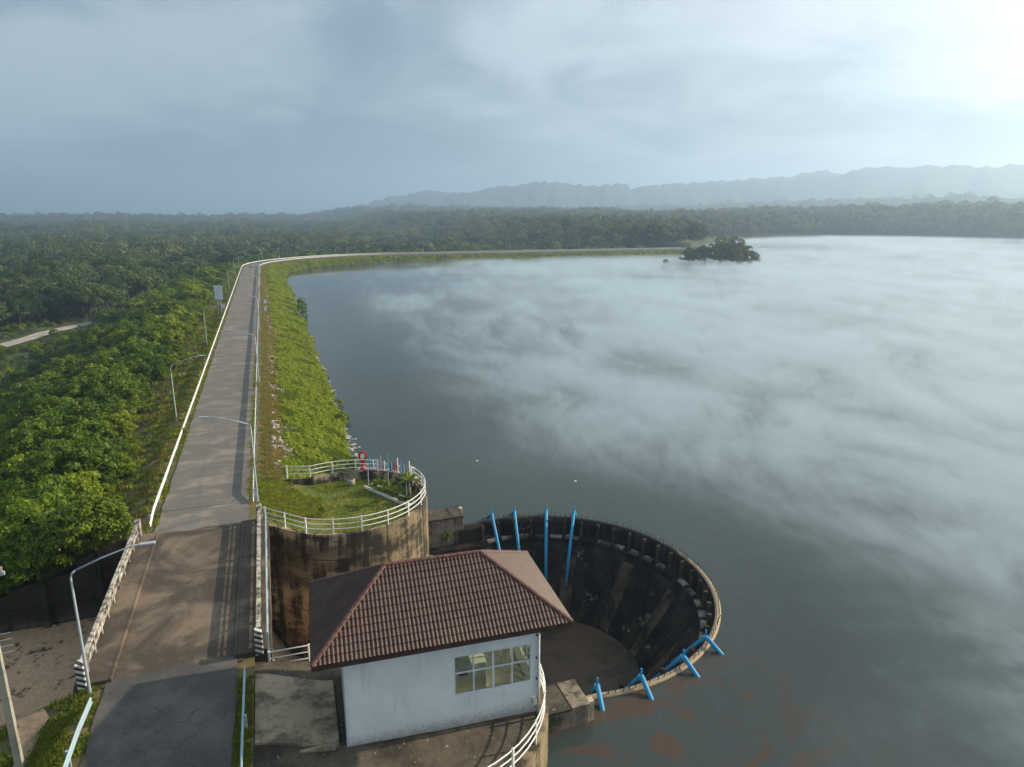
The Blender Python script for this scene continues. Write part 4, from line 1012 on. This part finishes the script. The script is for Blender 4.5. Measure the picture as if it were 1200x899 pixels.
# ------------------------------------------------------------------ vegetation
def build_vegetation():
    rnd = random.Random(5)
    # --- thicket on the downstream slope
    cand = []; s = YN + 1.2
    while s < S_END - 20:
        sp = 1.9 if s < 40 else (2.2 if s < 120 else 2.9); o = -6.2
        while o > -46:
            ss, oo = s + rnd.uniform(-.9, .9), o + rnd.uniform(-.9, .9); p = at(ss, oo)
            inner = 7.0 + 2.4 * nz(ss, 0, 3, .06) + (1.6 if ss > 30 else 0) + 1.2 * nz(ss, 0, 6, .3)
            if -oo > inner and not (ss < YN + .9) and seen(p.x, p.y, ez(oo), 420):
                z = ez(oo); k = smooth01(-oo, inner, inner + 4.5); sc = (.38 + .52 * k) * rnd.choice((.5, .68, .85, 1.0, 1.15, 1.45)) * rnd.uniform(.9, 1.1) * (1.12 if ss > 120 else 1)
                if 90 < ss < 215 and oo < -30: sc *= .5
                v = rnd.choices(range(5), [3, 3, 2, 2, 2] if nz(p.x, p.y, 1, .04) > -.1 else [1, 1, 4, 1, 4])[0]; cand.append((p.x, p.y, z - .15, rnd.uniform(0, 6.28), sc, v))
            o -= sp * (.85 if o > -10 else 1)
        s += sp
    for i in range(16):
        x = -5.6 - i * .75 + rnd.uniform(-.3, .3); cand.append((x, YN + rnd.uniform(.5, 1.4), ez(x) - .1, rnd.uniform(0, 6.28), rnd.uniform(.55, .95), rnd.choice((0, 1, 3, 4))))
    cand.sort(key=lambda c: (not seen(*c[:3], 15), -c[4] / project(*c[:3])[2]))
    labs = {'leaf_shrub': ('bright green leafy shrub in the thicket on the downstream slope', 'bright shrubs of the slope thicket'), 'leaf_shrub_dark': ('dark green leafy shrub in the thicket on the downstream slope', 'dark shrubs of the slope thicket')}
    roots = {}
    def plant(kind, meshes, names, nm, c, lab, grp, cat):
        x, y, z, rz, sc, v = c; e = empty(nm, (x, y, z), rz, lab, cat, grp); e.scale = (sc, sc, sc * rnd.uniform(.9, 1.15))
        for me, n in zip(meshes, names): obj(n, me, None, e)
    def place_s(s_):
        for lim, tx in ((20, 'above the dark chute wall'), (36, 'before the first lamp past the bridge'), (79, 'between the first two forest-side lamps'), (116, 'between the second lamp and white board')):
            if s_ < lim: return tx
        return 'beyond the white notice board'
    for c in cand[:290]:
        me, st, mt = SHRUB[c[5]]; o_ = -offs(c[0], c[1]); s_ = c[1]
        size = 'small' if c[4] < .62 else ('large' if c[4] > .98 else 'medium'); hab = ('bushy', 'broad', 'rounded', 'upright', 'spreading')[c[5]]
        row = 'by the verge' if o_ < 10 else ('midway down the slope' if o_ < 24 else 'low on the slope')
        lab = '%s %s %s shrub %s %s' % (size, hab, 'bright' if mt == 'leaf_shrub' else 'dark', row, place_s(s_))
        plant(0, (me, st), ('foliage', 'stem'), 'leafy_shrub', c, lab, 'shrubs of the thicket on the dam slope', 'shrub')
    rest = cand[290:]
    scatter('thicket', rest, [x[0] for x in SHRUB], 'dense green thicket running down the dam slope into the distance')
    # --- valley forest
    trees = []
    def try_tree(x, y, far):
        o = offs(x, y)
        down = o < 0 and x < 245
        if down:
            if o > -47 and y < 332 and x < 232: return
            if o > -12: return
            if -105 < x < -30 and 60 < y < 235:
                # keep the dirt track in view
                for (ax, ay) in ((-84, 158), (-63, 178), (-60, 190), (-57, 203), (-52, 215)):
                    k = (y - CY) / (ay - CY); lx = CX + (ax - CX) * k
                    if .4 < k < 1.04 and abs(x - lx) < 11: return
        else:
            if lake_e(x, y) < 5: return
        z = ground_z(x, y)
        if not seen(x, y, z + 5, 420 if math.hypot(x, y) < 900 else 60): return
        d = nz(x, y, 2, .012); sc = rnd.uniform(.75, 1.3) * (1 + .25 * d)
        if far: v = rnd.choices(range(4), [3, 3, 1, 2] if d < .1 else [2, 1, 3, 2])[0]
        else: v = rnd.choices(range(6), [4, 4, 1, 3, 2, .5] if d < .1 else [3, 1, 4, 3, 1, 1.2])[0]
        trees.append((x, y, z - .2, rnd.uniform(0, 6.28), sc * (1.0 if not far else 1.1), v, far))
    def ring(r0, r1, sp, far):
        r = r0
        while r < r1:
            st = sp / r; b = R(-34)
            while b < R(66):
                bb = b + rnd.uniform(-.5, .5) * st; rr = r + rnd.uniform(-.5, .5) * sp; try_tree(CX + rr * math.sin(bb), CY + rr * math.cos(bb), far); b += st
            r += sp
    ring(100, 430, 6.0, False); ring(430, 900, 8.0, True); ring(900, 1500, 10.5, True); ring(1500, 2400, 16.0, True)
    near = [t for t in trees if not t[6]]; near.sort(key=lambda c: (not seen(c[0], c[1], c[2] + 6, 15), -c[4] / project(c[0], c[1], c[2] + 6)[2]))
    tl = {'leaf_tree': ('mid green broadleaf tree in the valley forest', 'mid green forest trees'), 'leaf_tree_dark': ('dark green rounded tree in the valley forest', 'dark forest trees'),
          'leaf_tree_pale': ('pale yellow-green tree in the valley forest', 'pale forest trees'), 'leaf_tree_dry': ('brownish sparse tree among the green valley forest', 'brown forest trees')}
    for c in near[:280]:
        me, st, mt = TREE[c[5]]; o_ = -offs(c[0], c[1]); size = 'small' if c[4] < .9 else ('tall' if c[4] > 1.15 else 'medium')
        hab = ('round-headed mid green', 'broad dark green', 'upright pale green', 'wide spreading mid green', 'narrow dark green', 'sparse brownish')[c[5]]
        if math.hypot(c[0] + 64, c[1] - 185) < 45: where = 'around the valley dirt track'
        elif c[1] > 290: where = 'behind the far arm of the dam' if c[0] > -20 else 'in the forest past the bend of the dam'
        elif o_ < 80: where = 'at the foot of the dam slope'
        else: where = 'out in the valley forest'
        plant(1, (me, st), ('crown', 'trunk'), 'forest_tree', c[:6], '%s %s tree %s' % (size, hab, where), 'trees of the valley forest', 'tree')
    scatter('forest', [t[:6] for t in near[280:]], [x[0] for x in TREE], 'forest beyond the dam that reads as one mass')
    scatter('forest', [(x, y, z, r, s * (1 if math.hypot(x, y) < 1000 else (1.25 if math.hypot(x, y) < 1900 else 1.9)), v) for x, y, z, r, s, v, f in trees if f], FAR, 'hazy far forest spreading to the foot of the mountains')
    cl = []
    for _ in range(900):
        x, y = rnd.uniform(-100, -42), rnd.uniform(105, 245)
        if min(math.hypot(x - a, y - b) for a, b in ((-84, 158), (-77, 163), (-70, 168), (-63, 178), (-60.5, 190), (-58, 203), (-53, 214), (-47, 228))) < 7 or math.hypot((x + 84) / 14, (y - 172) / 9) < 1: continue
        cl.append((x, y, ground_z(x, y) - .2, rnd.uniform(0, 6.28), rnd.uniform(.3, .6), rnd.choice((0, 1, 2, 2, 4, 4))))
    scatter('undergrowth', cl, [x[0] for x in SHRUB], 'low green undergrowth around the valley dirt track')
    # --- drowned trees at the end of the dam
    isl = [(208, 241, 1.05, 0, 'broad grey-green tree standing in the lake off the dam end'), (215, 238, 1.35, 2, 'tallest yellow-topped tree standing in the lake off the dam end'), (220, 241, 1.1, 2, 'rounded tree beside the tallest one in the lake'),
           (202, 246, .95, 3, 'low spreading tree at the landward side of the lake clump'), (226, 240, .8, 0, 'round-headed tree at the open water tip of the lake clump'), (196, 251, .85, 0, 'small tree nearest the dam in the lake clump'),
           (212, 247, 1.1, 2, 'slender pale tree at the back of the lake clump'), (221, 248, 1.0, 3, 'wide tree at the back of the lake clump')]
    for x, y, sc, v, lab in isl:
        me, st, mt = TREE[v]; plant(1, (me, st), ('crown', 'trunk'), 'lakeside_tree', (x * .9 + 20.0, y, WZ - 4.7 * sc, x, sc * 1.3, v), lab, 'trees standing in the lake', 'tree')
    for i, (x, y, sc, lab) in enumerate([(211, 232, .6, 'dark low bush in the water in front of the lake trees'), (196, 238, .45, 'small bush in the water left of the lake trees'), (184, 252, .6, 'bush at the water edge near the dam end'), (219, 235, .5, 'bush at the foot of the tallest lake tree')]):
        me, st, mt = SHRUB[4]; plant(0, (me, st), ('foliage', 'stem'), 'water_bush', (x, y, WZ - .6, i, sc, 4), lab, 'bushes in the lake', 'bush')
    # --- grass on the upstream slope, dry verge, stones
    gr = [blade_mesh('g', 'grass_green', 26, .34, .34, 1, .035), blade_mesh('g', 'grass_dark', 24, .30, .32, 2, .035), blade_mesh('g', 'grass_dry', 22, .26, .3, 3, .03),
          leaf_mesh('g', 'grass_green', crown_clumps(5, .3, .16, .14, 5, .2), 26, .1, 9, .6)]
    pts = []
    def gz(p, o):
        k = smooth01(abs(o), 3.6, 7); return ez(o) + k * (.22 * nz(p.x, p.y, 0, .45) + .12 * nz(p.x, p.y, 4, 1.6)) + shore_bump(p, o) - .03
    s = 17.0
    while s < S_END - 5:
        den = 26 if s < 45 else (15 if s < 90 else (7 if s < 160 else 3.0)); step = .5 if s < 90 else 1.0
        for _ in range(int(den * 8.4 * step)):
            ss, o = s + rnd.random() * step, rnd.uniform(3.7, 12.9); p = at(ss, o)
            if gz(p, o) < WZ - .02: continue
            t = smooth01(o, 4.4, 7.4) + .55 * nz(p.x, p.y, 8, .3)
            if rnd.random() < .25 and t < .5: continue
            dk = nz(p.x, p.y, 12, .25); v = 2 if (t < .45 or rnd.random() < .06) else (1 if dk < -.18 else rnd.choice((0, 0, 3)))
            pts.append((p.x, p.y, gz(p, o), rnd.uniform(0, 6.28), rnd.uniform(.6, 1.25) * (.75 if v == 2 else 1) * (1 if s < 90 else 1.35 if s < 160 else 1.8), v))
        s += step
    scatter('slope_grass', pts, gr, 'bright green grass and creepers on the upstream slope')
    pts = []; s = 9.5
    while s < 300:
        for _ in range(int((22 if s < 60 else 8 if s < 150 else 4) * 1.0)):
            ss, o = s + rnd.random(), -rnd.uniform(3.2, 9.5); p = at(ss, o); v = rnd.choice((2, 2, 2, 1, 0)); pts.append((p.x, p.y, gz(p, o), rnd.uniform(0, 6.28), rnd.uniform(.6, 1.4) * (1 if s < 60 else 1.5), v))
        s += 1
    for _ in range(7000):
        x, y = -2.8 - 10 * rnd.random(), rnd.uniform(-17, YS - .1)
        if nz(x, y, 3, .6) < -.15: continue
        if abs(x + 5.15) < .28 and y > -13.5: continue
        if abs(x + 5.3) < .5 and y > -8.4: continue
        pts.append((x, y, ez(x) - .02, rnd.uniform(0, 6.28), rnd.uniform(.3, .7), rnd.choice((1, 1, 1, 2, 2))))
    for _ in range(2600):
        ss = rnd.choice((rnd.uniform(YN + .2, 70), rnd.uniform(YN + .2, 70), rnd.uniform(-15, YS - .1))); sd = rnd.choice((-1, 1)); o = sd * (2.72 + abs(rnd.gauss(0, .22)))
        if nz(ss, sd * 9, 3, .5) < -.12: continue
        if sd > 0 and ss < 0: o = 2.7 + .6 * rnd.random()
        p = at(ss, o); pts.append((p.x, p.y, -.03, rnd.uniform(0, 6.28), rnd.uniform(.18, .5), rnd.choice((2, 2, 1, 1, 0))))
    scatter('verge_grass', pts, gr, 'dry and green grass on the verges and near bank')
    pts = []
    for _ in range(5200):
        a = rnd.uniform(0, 6.283); r = 5.35 * rnd.random() ** .5; x, y = 9.5 + r * math.cos(a), 11 + r * math.sin(a); pts.append((x, y, lawn_z(x), a, rnd.uniform(.12, .22), rnd.choice((1, 0, 0, 2))))
    for _ in range(2200):
        x, y = 3.6 + 4.2 * rnd.random() ** 1.4, rnd.uniform(9.3, 17.5)
        if math.hypot(x - 9.5, y - 11) > 5.2 and x > 6: continue
        pts.append((x, y, lawn_z(x), rnd.uniform(0, 6), rnd.uniform(.25, .6), rnd.choice((2, 2, 1, 0))))
    scatter('terrace_grass', pts, gr, 'short lawn grass on the round terrace')
    st = []
    for i in range(3):
        bm = bmesh.new(); bmesh.ops.create_icosphere(bm, subdivisions=1, radius=.2)
        for v in bm.verts: v.co = Vector((v.co.x * 1.2, v.co.y, v.co.z * .6)) * (1 + .5 * mnoise.noise(v.co * 6 + Vector((i * 3, 0, 0))))
        me = bpy.data.meshes.new('stone'); bm.to_mesh(me); bm.free(); me.materials.append(MATS['stone_pale']); st.append(me)
    pts = []
    for _ in range(9000):
        ss = 15 + 190 * rnd.random() ** 1.6; o = rnd.gauss(7.2, 2.0); p = at(ss, o)
        if o < 4.6 or o > 11.5 or nz(p.x, p.y, 7, .22) + .6 * nz(p.x, p.y, 2, .9) < .02 + .03 * abs(o - 6): continue
        if ss < 17.5 and o > 6.5: continue
        pts.append((p.x, p.y, gz(p, o) + .12, rnd.uniform(0, 6.28), rnd.uniform(.2, .8), rnd.randrange(3)))
    for _ in range(500):
        ss = 18 + 90 * rnd.random(); o = rnd.gauss(12.0, .35); p = at(ss, o); pts.append((p.x, p.y, max(gz(p, o), WZ - .1) + .06, rnd.uniform(0, 6.28), rnd.uniform(.4, 1.2), rnd.randrange(3)))
    scatter('slope_stones', pts, st, 'pale riprap stones showing through the slope grass')
    # --- plants at the water edge
    for i, (x, y, sc, v, lab) in enumerate([(12.6, 49, .33, 0, 'small green plant floating off the slope'), (12.3, 41.5, .42, 0, 'leafy plant with roots at the shoreline below the slope'), (12.9, 139, .8, 3, 'upright reed clump in the water along the shore'),
                                            (12.8, 131, .6, 3, 'smaller reed clump in the water along the shore'), (10.8, 21.5, .7, 2, 'dark green bush on the slope above the terrace railing'), (12.2, 18.6, .62, 0, 'yellow-green bush beside the location pin sign')]):
        me, st_, mt = SHRUB[v]; z = WZ - .5 * sc if x > 12.25 else ez(offs(x, y)) - .2; plant(0, (me, st_), ('foliage', 'stem'), 'shore_plant', (x, y, max(z, WZ - .4), i, sc, v), lab, None, 'plant')
    for i, (x, y, sc, lab) in enumerate([(16.6, 9.95, .22, 'small green plant growing on the weir wall beside the dark pier'), (6.1, -6.0, .35, 'green sapling between the bridge railing and the roof'), (-3.0, 30.5, .2, 'weed under the forest side guardrail'), (3.3, 47, .25, 'weed growing at the lake side guardrail')]):
        me, st_, mt = SHRUB[3]; plant(0, (me, st_), ('foliage', 'stem'), 'wild_plant', (x, y, [-4.4, -2.4, -.1, -.1][i], i, sc, 3), lab, None, 'plant')
build_vegetation()

# ------------------------------------------------------------------ things on the terrace and verge
def build_details():
    rnd = random.Random(3)
    # coloured letters and pin on a curved ledge behind the terrace
    sg = empty('letter_sign', (9.5, 11, 0), 0, 'row of colourful upright letters on a curved pink ledge behind the terrace railing', 'sign')
    def arc(r0, r1, a0, a1, z0, z1, name, mat):
        rows = [[(r * math.cos(R(a)), r * math.sin(R(a)), z) for r, z in ((r0, z0), (r1, z0), (r1, z1), (r0, z1), (r0, z0))] for a in np.linspace(a0, a1, 16)]
        return MB().strip(rows).build(name, mat, sg)
    arc(5.75, 6.5, 24, 70, -.55, -.2, 'ledge', 'sign_pink'); arc(5.82, 5.9, 24, 70, -.2, -.05, 'ledge_face', 'sign_pink')
    cols = ['sign_blue', 'sign_white', 'sign_blue', 'sign_pink', 'sign_white', 'sign_teal', 'sign_blue', 'sign_red', 'sign_white', 'sign_blue', 'sign_pink', 'sign_teal', 'sign_white', 'sign_white']
    nL = len(cols)
    for i, c in enumerate(cols):
        a = 65 - (65 - 27) * i / (nL - 1); px, py = 6.12 * math.cos(R(a)), 6.12 * math.sin(R(a))
        h = .75 + (.35 if i in (0, 3, 5, 8, 12) else 0); k = i % 4; m = MB(); w = .11
        m.box(w - .03, w + .03, -.03, .03, 0, h)
        if k != 2: m.box(-w - .03, -w + .03, -.03, .03, 0, .55)
        if k in (0, 3): m.box(-w + .03, w - .03, -.03, .03, .5, .56)
        if k in (1, 2): m.box(-w + .03, w - .03, -.03, .03, 0, .06)
        m.tube([(-w + .07 * math.cos(q), 0, (.44 if k != 1 else .1) + .07 * math.sin(q)) for q in np.linspace(0, 6.283, 9)[:-1]], .025, 5, closed=True)
        if i in (2, 5, 9): m.tube([(w + .0 + .06 * math.cos(q), 0, h + .1 + .06 * math.sin(q)) for q in np.linspace(0, 6.283, 9)[:-1]], .025, 5, closed=True)
        o = m.build('letter', c, sg); o.scale = (1.1, 1.0, 1.12); o.location = (px, py, -.15); o.rotation_euler = (0, 0, R(a) - math.pi / 2 + math.pi)
    pn = empty('location_pin', (11.5, 17.0, -.3), R(-20), 'red map-pin figure with white disc beside the coloured letters', 'sign'); pn.scale = (.85, .85, .85)
    n = 22; out = []
    for q in np.linspace(R(-40), R(220), n): out.append((.42 * math.cos(q), 1.42 + .5 * math.sin(q)))
    out.append((-.08, .55)); out.append((.08, .55)); N_ = len(out)
    MB().add([(x, -.07, z) for x, z in out] + [(x, .07, z) for x, z in out], [tuple(range(N_)), tuple(reversed(range(N_, 2 * N_)))] + [(i, (i + 1) % N_, N_ + (i + 1) % N_, N_ + i) for i in range(N_)]).build('pin_body', 'sign_red', pn)
    q = [(.22 * math.cos(a), -.085, 1.45 + .3 * math.sin(a)) for a in np.linspace(0, 6.283, 19)[:-1]]
    MB().add(q + [(x, -.06, z) for x, _, z in q], [tuple(range(18))] + [(i, (i + 1) % 18, 18 + (i + 1) % 18, 18 + i) for i in range(18)]).build('pin_disc', 'sign_white', pn)
    MB().tube([(0, 0, .12), (0, 0, .6)], [.34, .1], 12).build('pin_foot', 'sign_red', pn); MB().box(-.55, .45, -.35, .35, -.6, .12).build('plinth', 'crest_concrete', pn)
    # planter bed, palm, posts
    A, B = Vector((11.26, 14.25)), Vector((13.76, 9.62)); d = (B - A); ang = math.atan2(d.y, d.x); Ln = d.length
    pb = empty('planter_bed', (A.x, A.y, -.72), ang, 'long low planter with white edging on the lawn', 'planter')
    MB().box(0, Ln, -.12, -.02, -.1, .2).build('edging', 'white_paint', pb, bevel=.01); MB().box(0, Ln, .6, .7, -.1, .2).build('edging', 'white_paint', pb, bevel=.01)
    MB().box(Ln, Ln + .1, -.12, .7, -.1, .22).build('edging', 'white_paint', pb); MB().box(.02, Ln - .02, -.02, .6, -.1, .1).build('soil', 'dam_soil', pb)
    for k, (t, sc, lab) in enumerate([(.28, .3, 'large leafy bush in the white-edged planter'), (.5, .2, 'middle bush in the white-edged planter'), (.62, .16, 'low bush in the planter'), (.88, .2, 'bush at the palm end of the planter')]):
        p = A + d * t + Vector((-d.y, d.x)).normalized() * .3; e = empty('planter_bush', (p.x, p.y, -.66), k, lab, 'bush'); e.scale = (sc * 1.2, sc * 1.2, sc)
        obj('foliage', SHRUB[2][0], None, e); obj('stem', SHRUB[2][1], None, e)
    pl = empty('palm_tree', (14.0, 10.55, -.74), 0, 'small bright palm beside the end of the planter', 'palm'); pl.scale = (1.3, 1.3, 1.35)
    MB().tube([(0, 0, 0), (.03, .02, .6), (.02, 0, 1.25)], [.11, .08, .07], 8).build('trunk', 'bark_pale', pl, smooth=True)
    for i in range(15):
        a = i * 2.4; el = R(rnd.uniform(5, 65)); Lf = rnd.uniform(.7, .95); m = MB(); rows = []
        for t in np.linspace(0, 1, 6):
            rr = Lf * t * math.cos(el); z = 1.25 + Lf * t * math.sin(el) - .45 * t * t * Lf; w = .13 * math.sin(math.pi * min(.08 + t * .92, 1)) + .01
            cx, cy_ = rr * math.cos(a), rr * math.sin(a); sx, sy = -math.sin(a) * w, math.cos(a) * w; rows.append([(cx - sx, cy_ - sy, z - w * .5), (cx, cy_, z), (cx + sx, cy_ + sy, z - w * .5)])
        m.strip(rows).build('frond', 'palm_leaf', pl)
    for (x, y, lab) in ((11.56, 14.5, 'thin grey post at the back of the lawn by the letters'), (12.85, 12.85, 'thin grey post behind the middle of the planter'), (13.95, 11.35, 'thin grey post beside the palm')):
        e = empty('garden_post', (x, y, -.74), 0, lab, 'post'); MB().tube([(0, 0, -.1), (0, 0, 1.75)], .035, 7).build('pole', 'galvanised', e); MB().box(-.09, .09, -.09, .09, 1.72, 1.84).build('cap', 'galvanised', e); MB().box(-.12, .12, -.12, .12, -.1, .05).build('foot', 'pole_concrete', e)
    e = empty('marker_post', (14.75, 12.6, -.2), 0, 'tall white square post on the terrace edge by the letters', 'post'); MB().box(-.08, .08, -.08, .08, -.2, 1.25).build('post', 'white_paint', e, bevel=.01); MB().box(-.1, .1, -.1, .1, 1.25, 1.3).build('cap', 'white_paint', e)
    e = empty('stone_pot', (10.3, 15.2, -.74), 0, 'grey pot standing on the lawn by the back railing', 'pot')
    MB().tube([(0, 0, 0), (0, 0, .15), (0, 0, .45), (0, 0, .5)], [.2, .3, .32, .27], 12).build('pot_body', 'pole_concrete', e, smooth=True); MB().tube([(0, 0, .44), (0, 0, .52)], .24, 12).build('pot_soil', 'steel_dark', e)
    e = empty('young_plant', (7.7, 9.7, -.73), 0, 'thin young plant with a support stake on the open lawn', 'plant'); MB().tube([(0, 0, 0), (.03, 0, 1.0)], .03, 6).build('stake', 'pole_concrete', e)
    o = obj('foliage', SHRUB[0][0], None, e); o.scale = (.13, .13, .25); o.location = (0, 0, .1)
    # notice board on the verge
    nb = empty('notice_board', (-4.2, 116, -.45), R(-8), 'white rectangular notice board on a grey post beyond the guardrail', 'sign')
    MB().box(-.75, .75, -.05, .05, 3.4, 6.2).build('board', 'board_white', nb, bevel=.02)
    MB().tube([(-.3, .09, -.8), (-.3, .09, 5.8)], .06, 7).build('post', 'galvanised', nb); MB().tube([(.3, .09, -.8), (.3, .09, 5.8)], .06, 7).build('post', 'galvanised', nb)
    for x, y, lab in ((-3.9, 124, 'small white marker beyond the notice board'), (4.6, 118, 'white marker post on the lake side verge'), (4.6, 131, 'white marker post farther along the lake side verge')):
        e = empty('marker_post', (x, y, -.4), 0, lab, 'post'); MB().box(-.3, .3, -.05, .05, .35, 1.25).build('plate', 'board_white', e); MB().box(-.05, .05, .055, .13, -.4, 1.1).build('post', 'galvanised', e)
    # utility pole with steps on the near bank
    up = empty('utility_pole', (-4.95, -10.1, -.6), 0, 'square concrete utility pole on the near grassy bank', 'pole')
    m = MB(); a, b = .13, .085; m.add([(-a, -a, -1.2), (a, -a, -1.2), (a, a, -1.2), (-a, a, -1.2), (-b, -b, 9), (b, -b, 9), (b, b, 9), (-b, b, 9)], [(0, 3, 2, 1), (4, 5, 6, 7), (0, 1, 5, 4), (1, 2, 6, 5), (2, 3, 7, 6), (3, 0, 4, 7)]); m.build('pole', 'pole_concrete', up)
    for z in (5.15, 5.4, 5.65, 5.9): MB().tube([(.09, -.05, z), (.55, -.05, z + .02)], .012, 5).build('step_bolt', 'galvanised', up)
    MB().box(-.7, .7, -.1, -.0, 8.2, 8.32).build('crossarm', 'galvanised', up)
    for x in (-.6, 0, .6): MB().tube([(x, -.05, 8.32), (x, -.05, 8.5)], [.05, .07], 8).build('insulator', 'bark_pale', up)
    # drift on the water
    for i, (x, y, lab) in enumerate([(23.2, 24, 'tiny white float drifting off the terrace'), (30, 16, 'small white float drifting out on the lake'), (16.5, -20.5, 'white scrap floating beside the pump house terrace')]):
        bm = bmesh.new(); bmesh.ops.create_icosphere(bm, subdivisions=2, radius=.12); 
        for v in bm.verts: v.co.z *= .55; v.co *= 1 + .3 * mnoise.noise(v.co * 9)
        me = bpy.data.meshes.new('float'); bm.to_mesh(me); bm.free(); o = obj('drifting_float', me, 'sign_white'); o.location = (x, y, WZ + .02); tag(o, lab, 'float')
build_details()

# ------------------------------------------------------------------ mist and haze
def build_air():
    poly = [(17, -90), (19, -40), (24, -18), (33, -12), (34.5, 0), (33, 12), (22, 18), (16, 40), (16, 240), (24, 275), (60, 296), (235, 298), (262, 318), (300, 390), (380, 470), (440, 508), (555, 545), (622, 495), (645, 415), (750, 250), (880, 0), (800, -120), (300, -120)]
    m = MB().prism(poly, WZ + .03, -.5); o = m.build('mist', 'mist_air'); tag(o, 'thin steaming mist drifting low over the lake', kind='stuff')
    h = MB().box(-9800, 11800, -3800, 11800, -24, 310).build('haze', 'haze_air'); tag(h, 'pale blue morning haze over the whole valley', kind='stuff')
    MATS['mist_air'].cycles.volume_step_rate = 1.0
build_air()
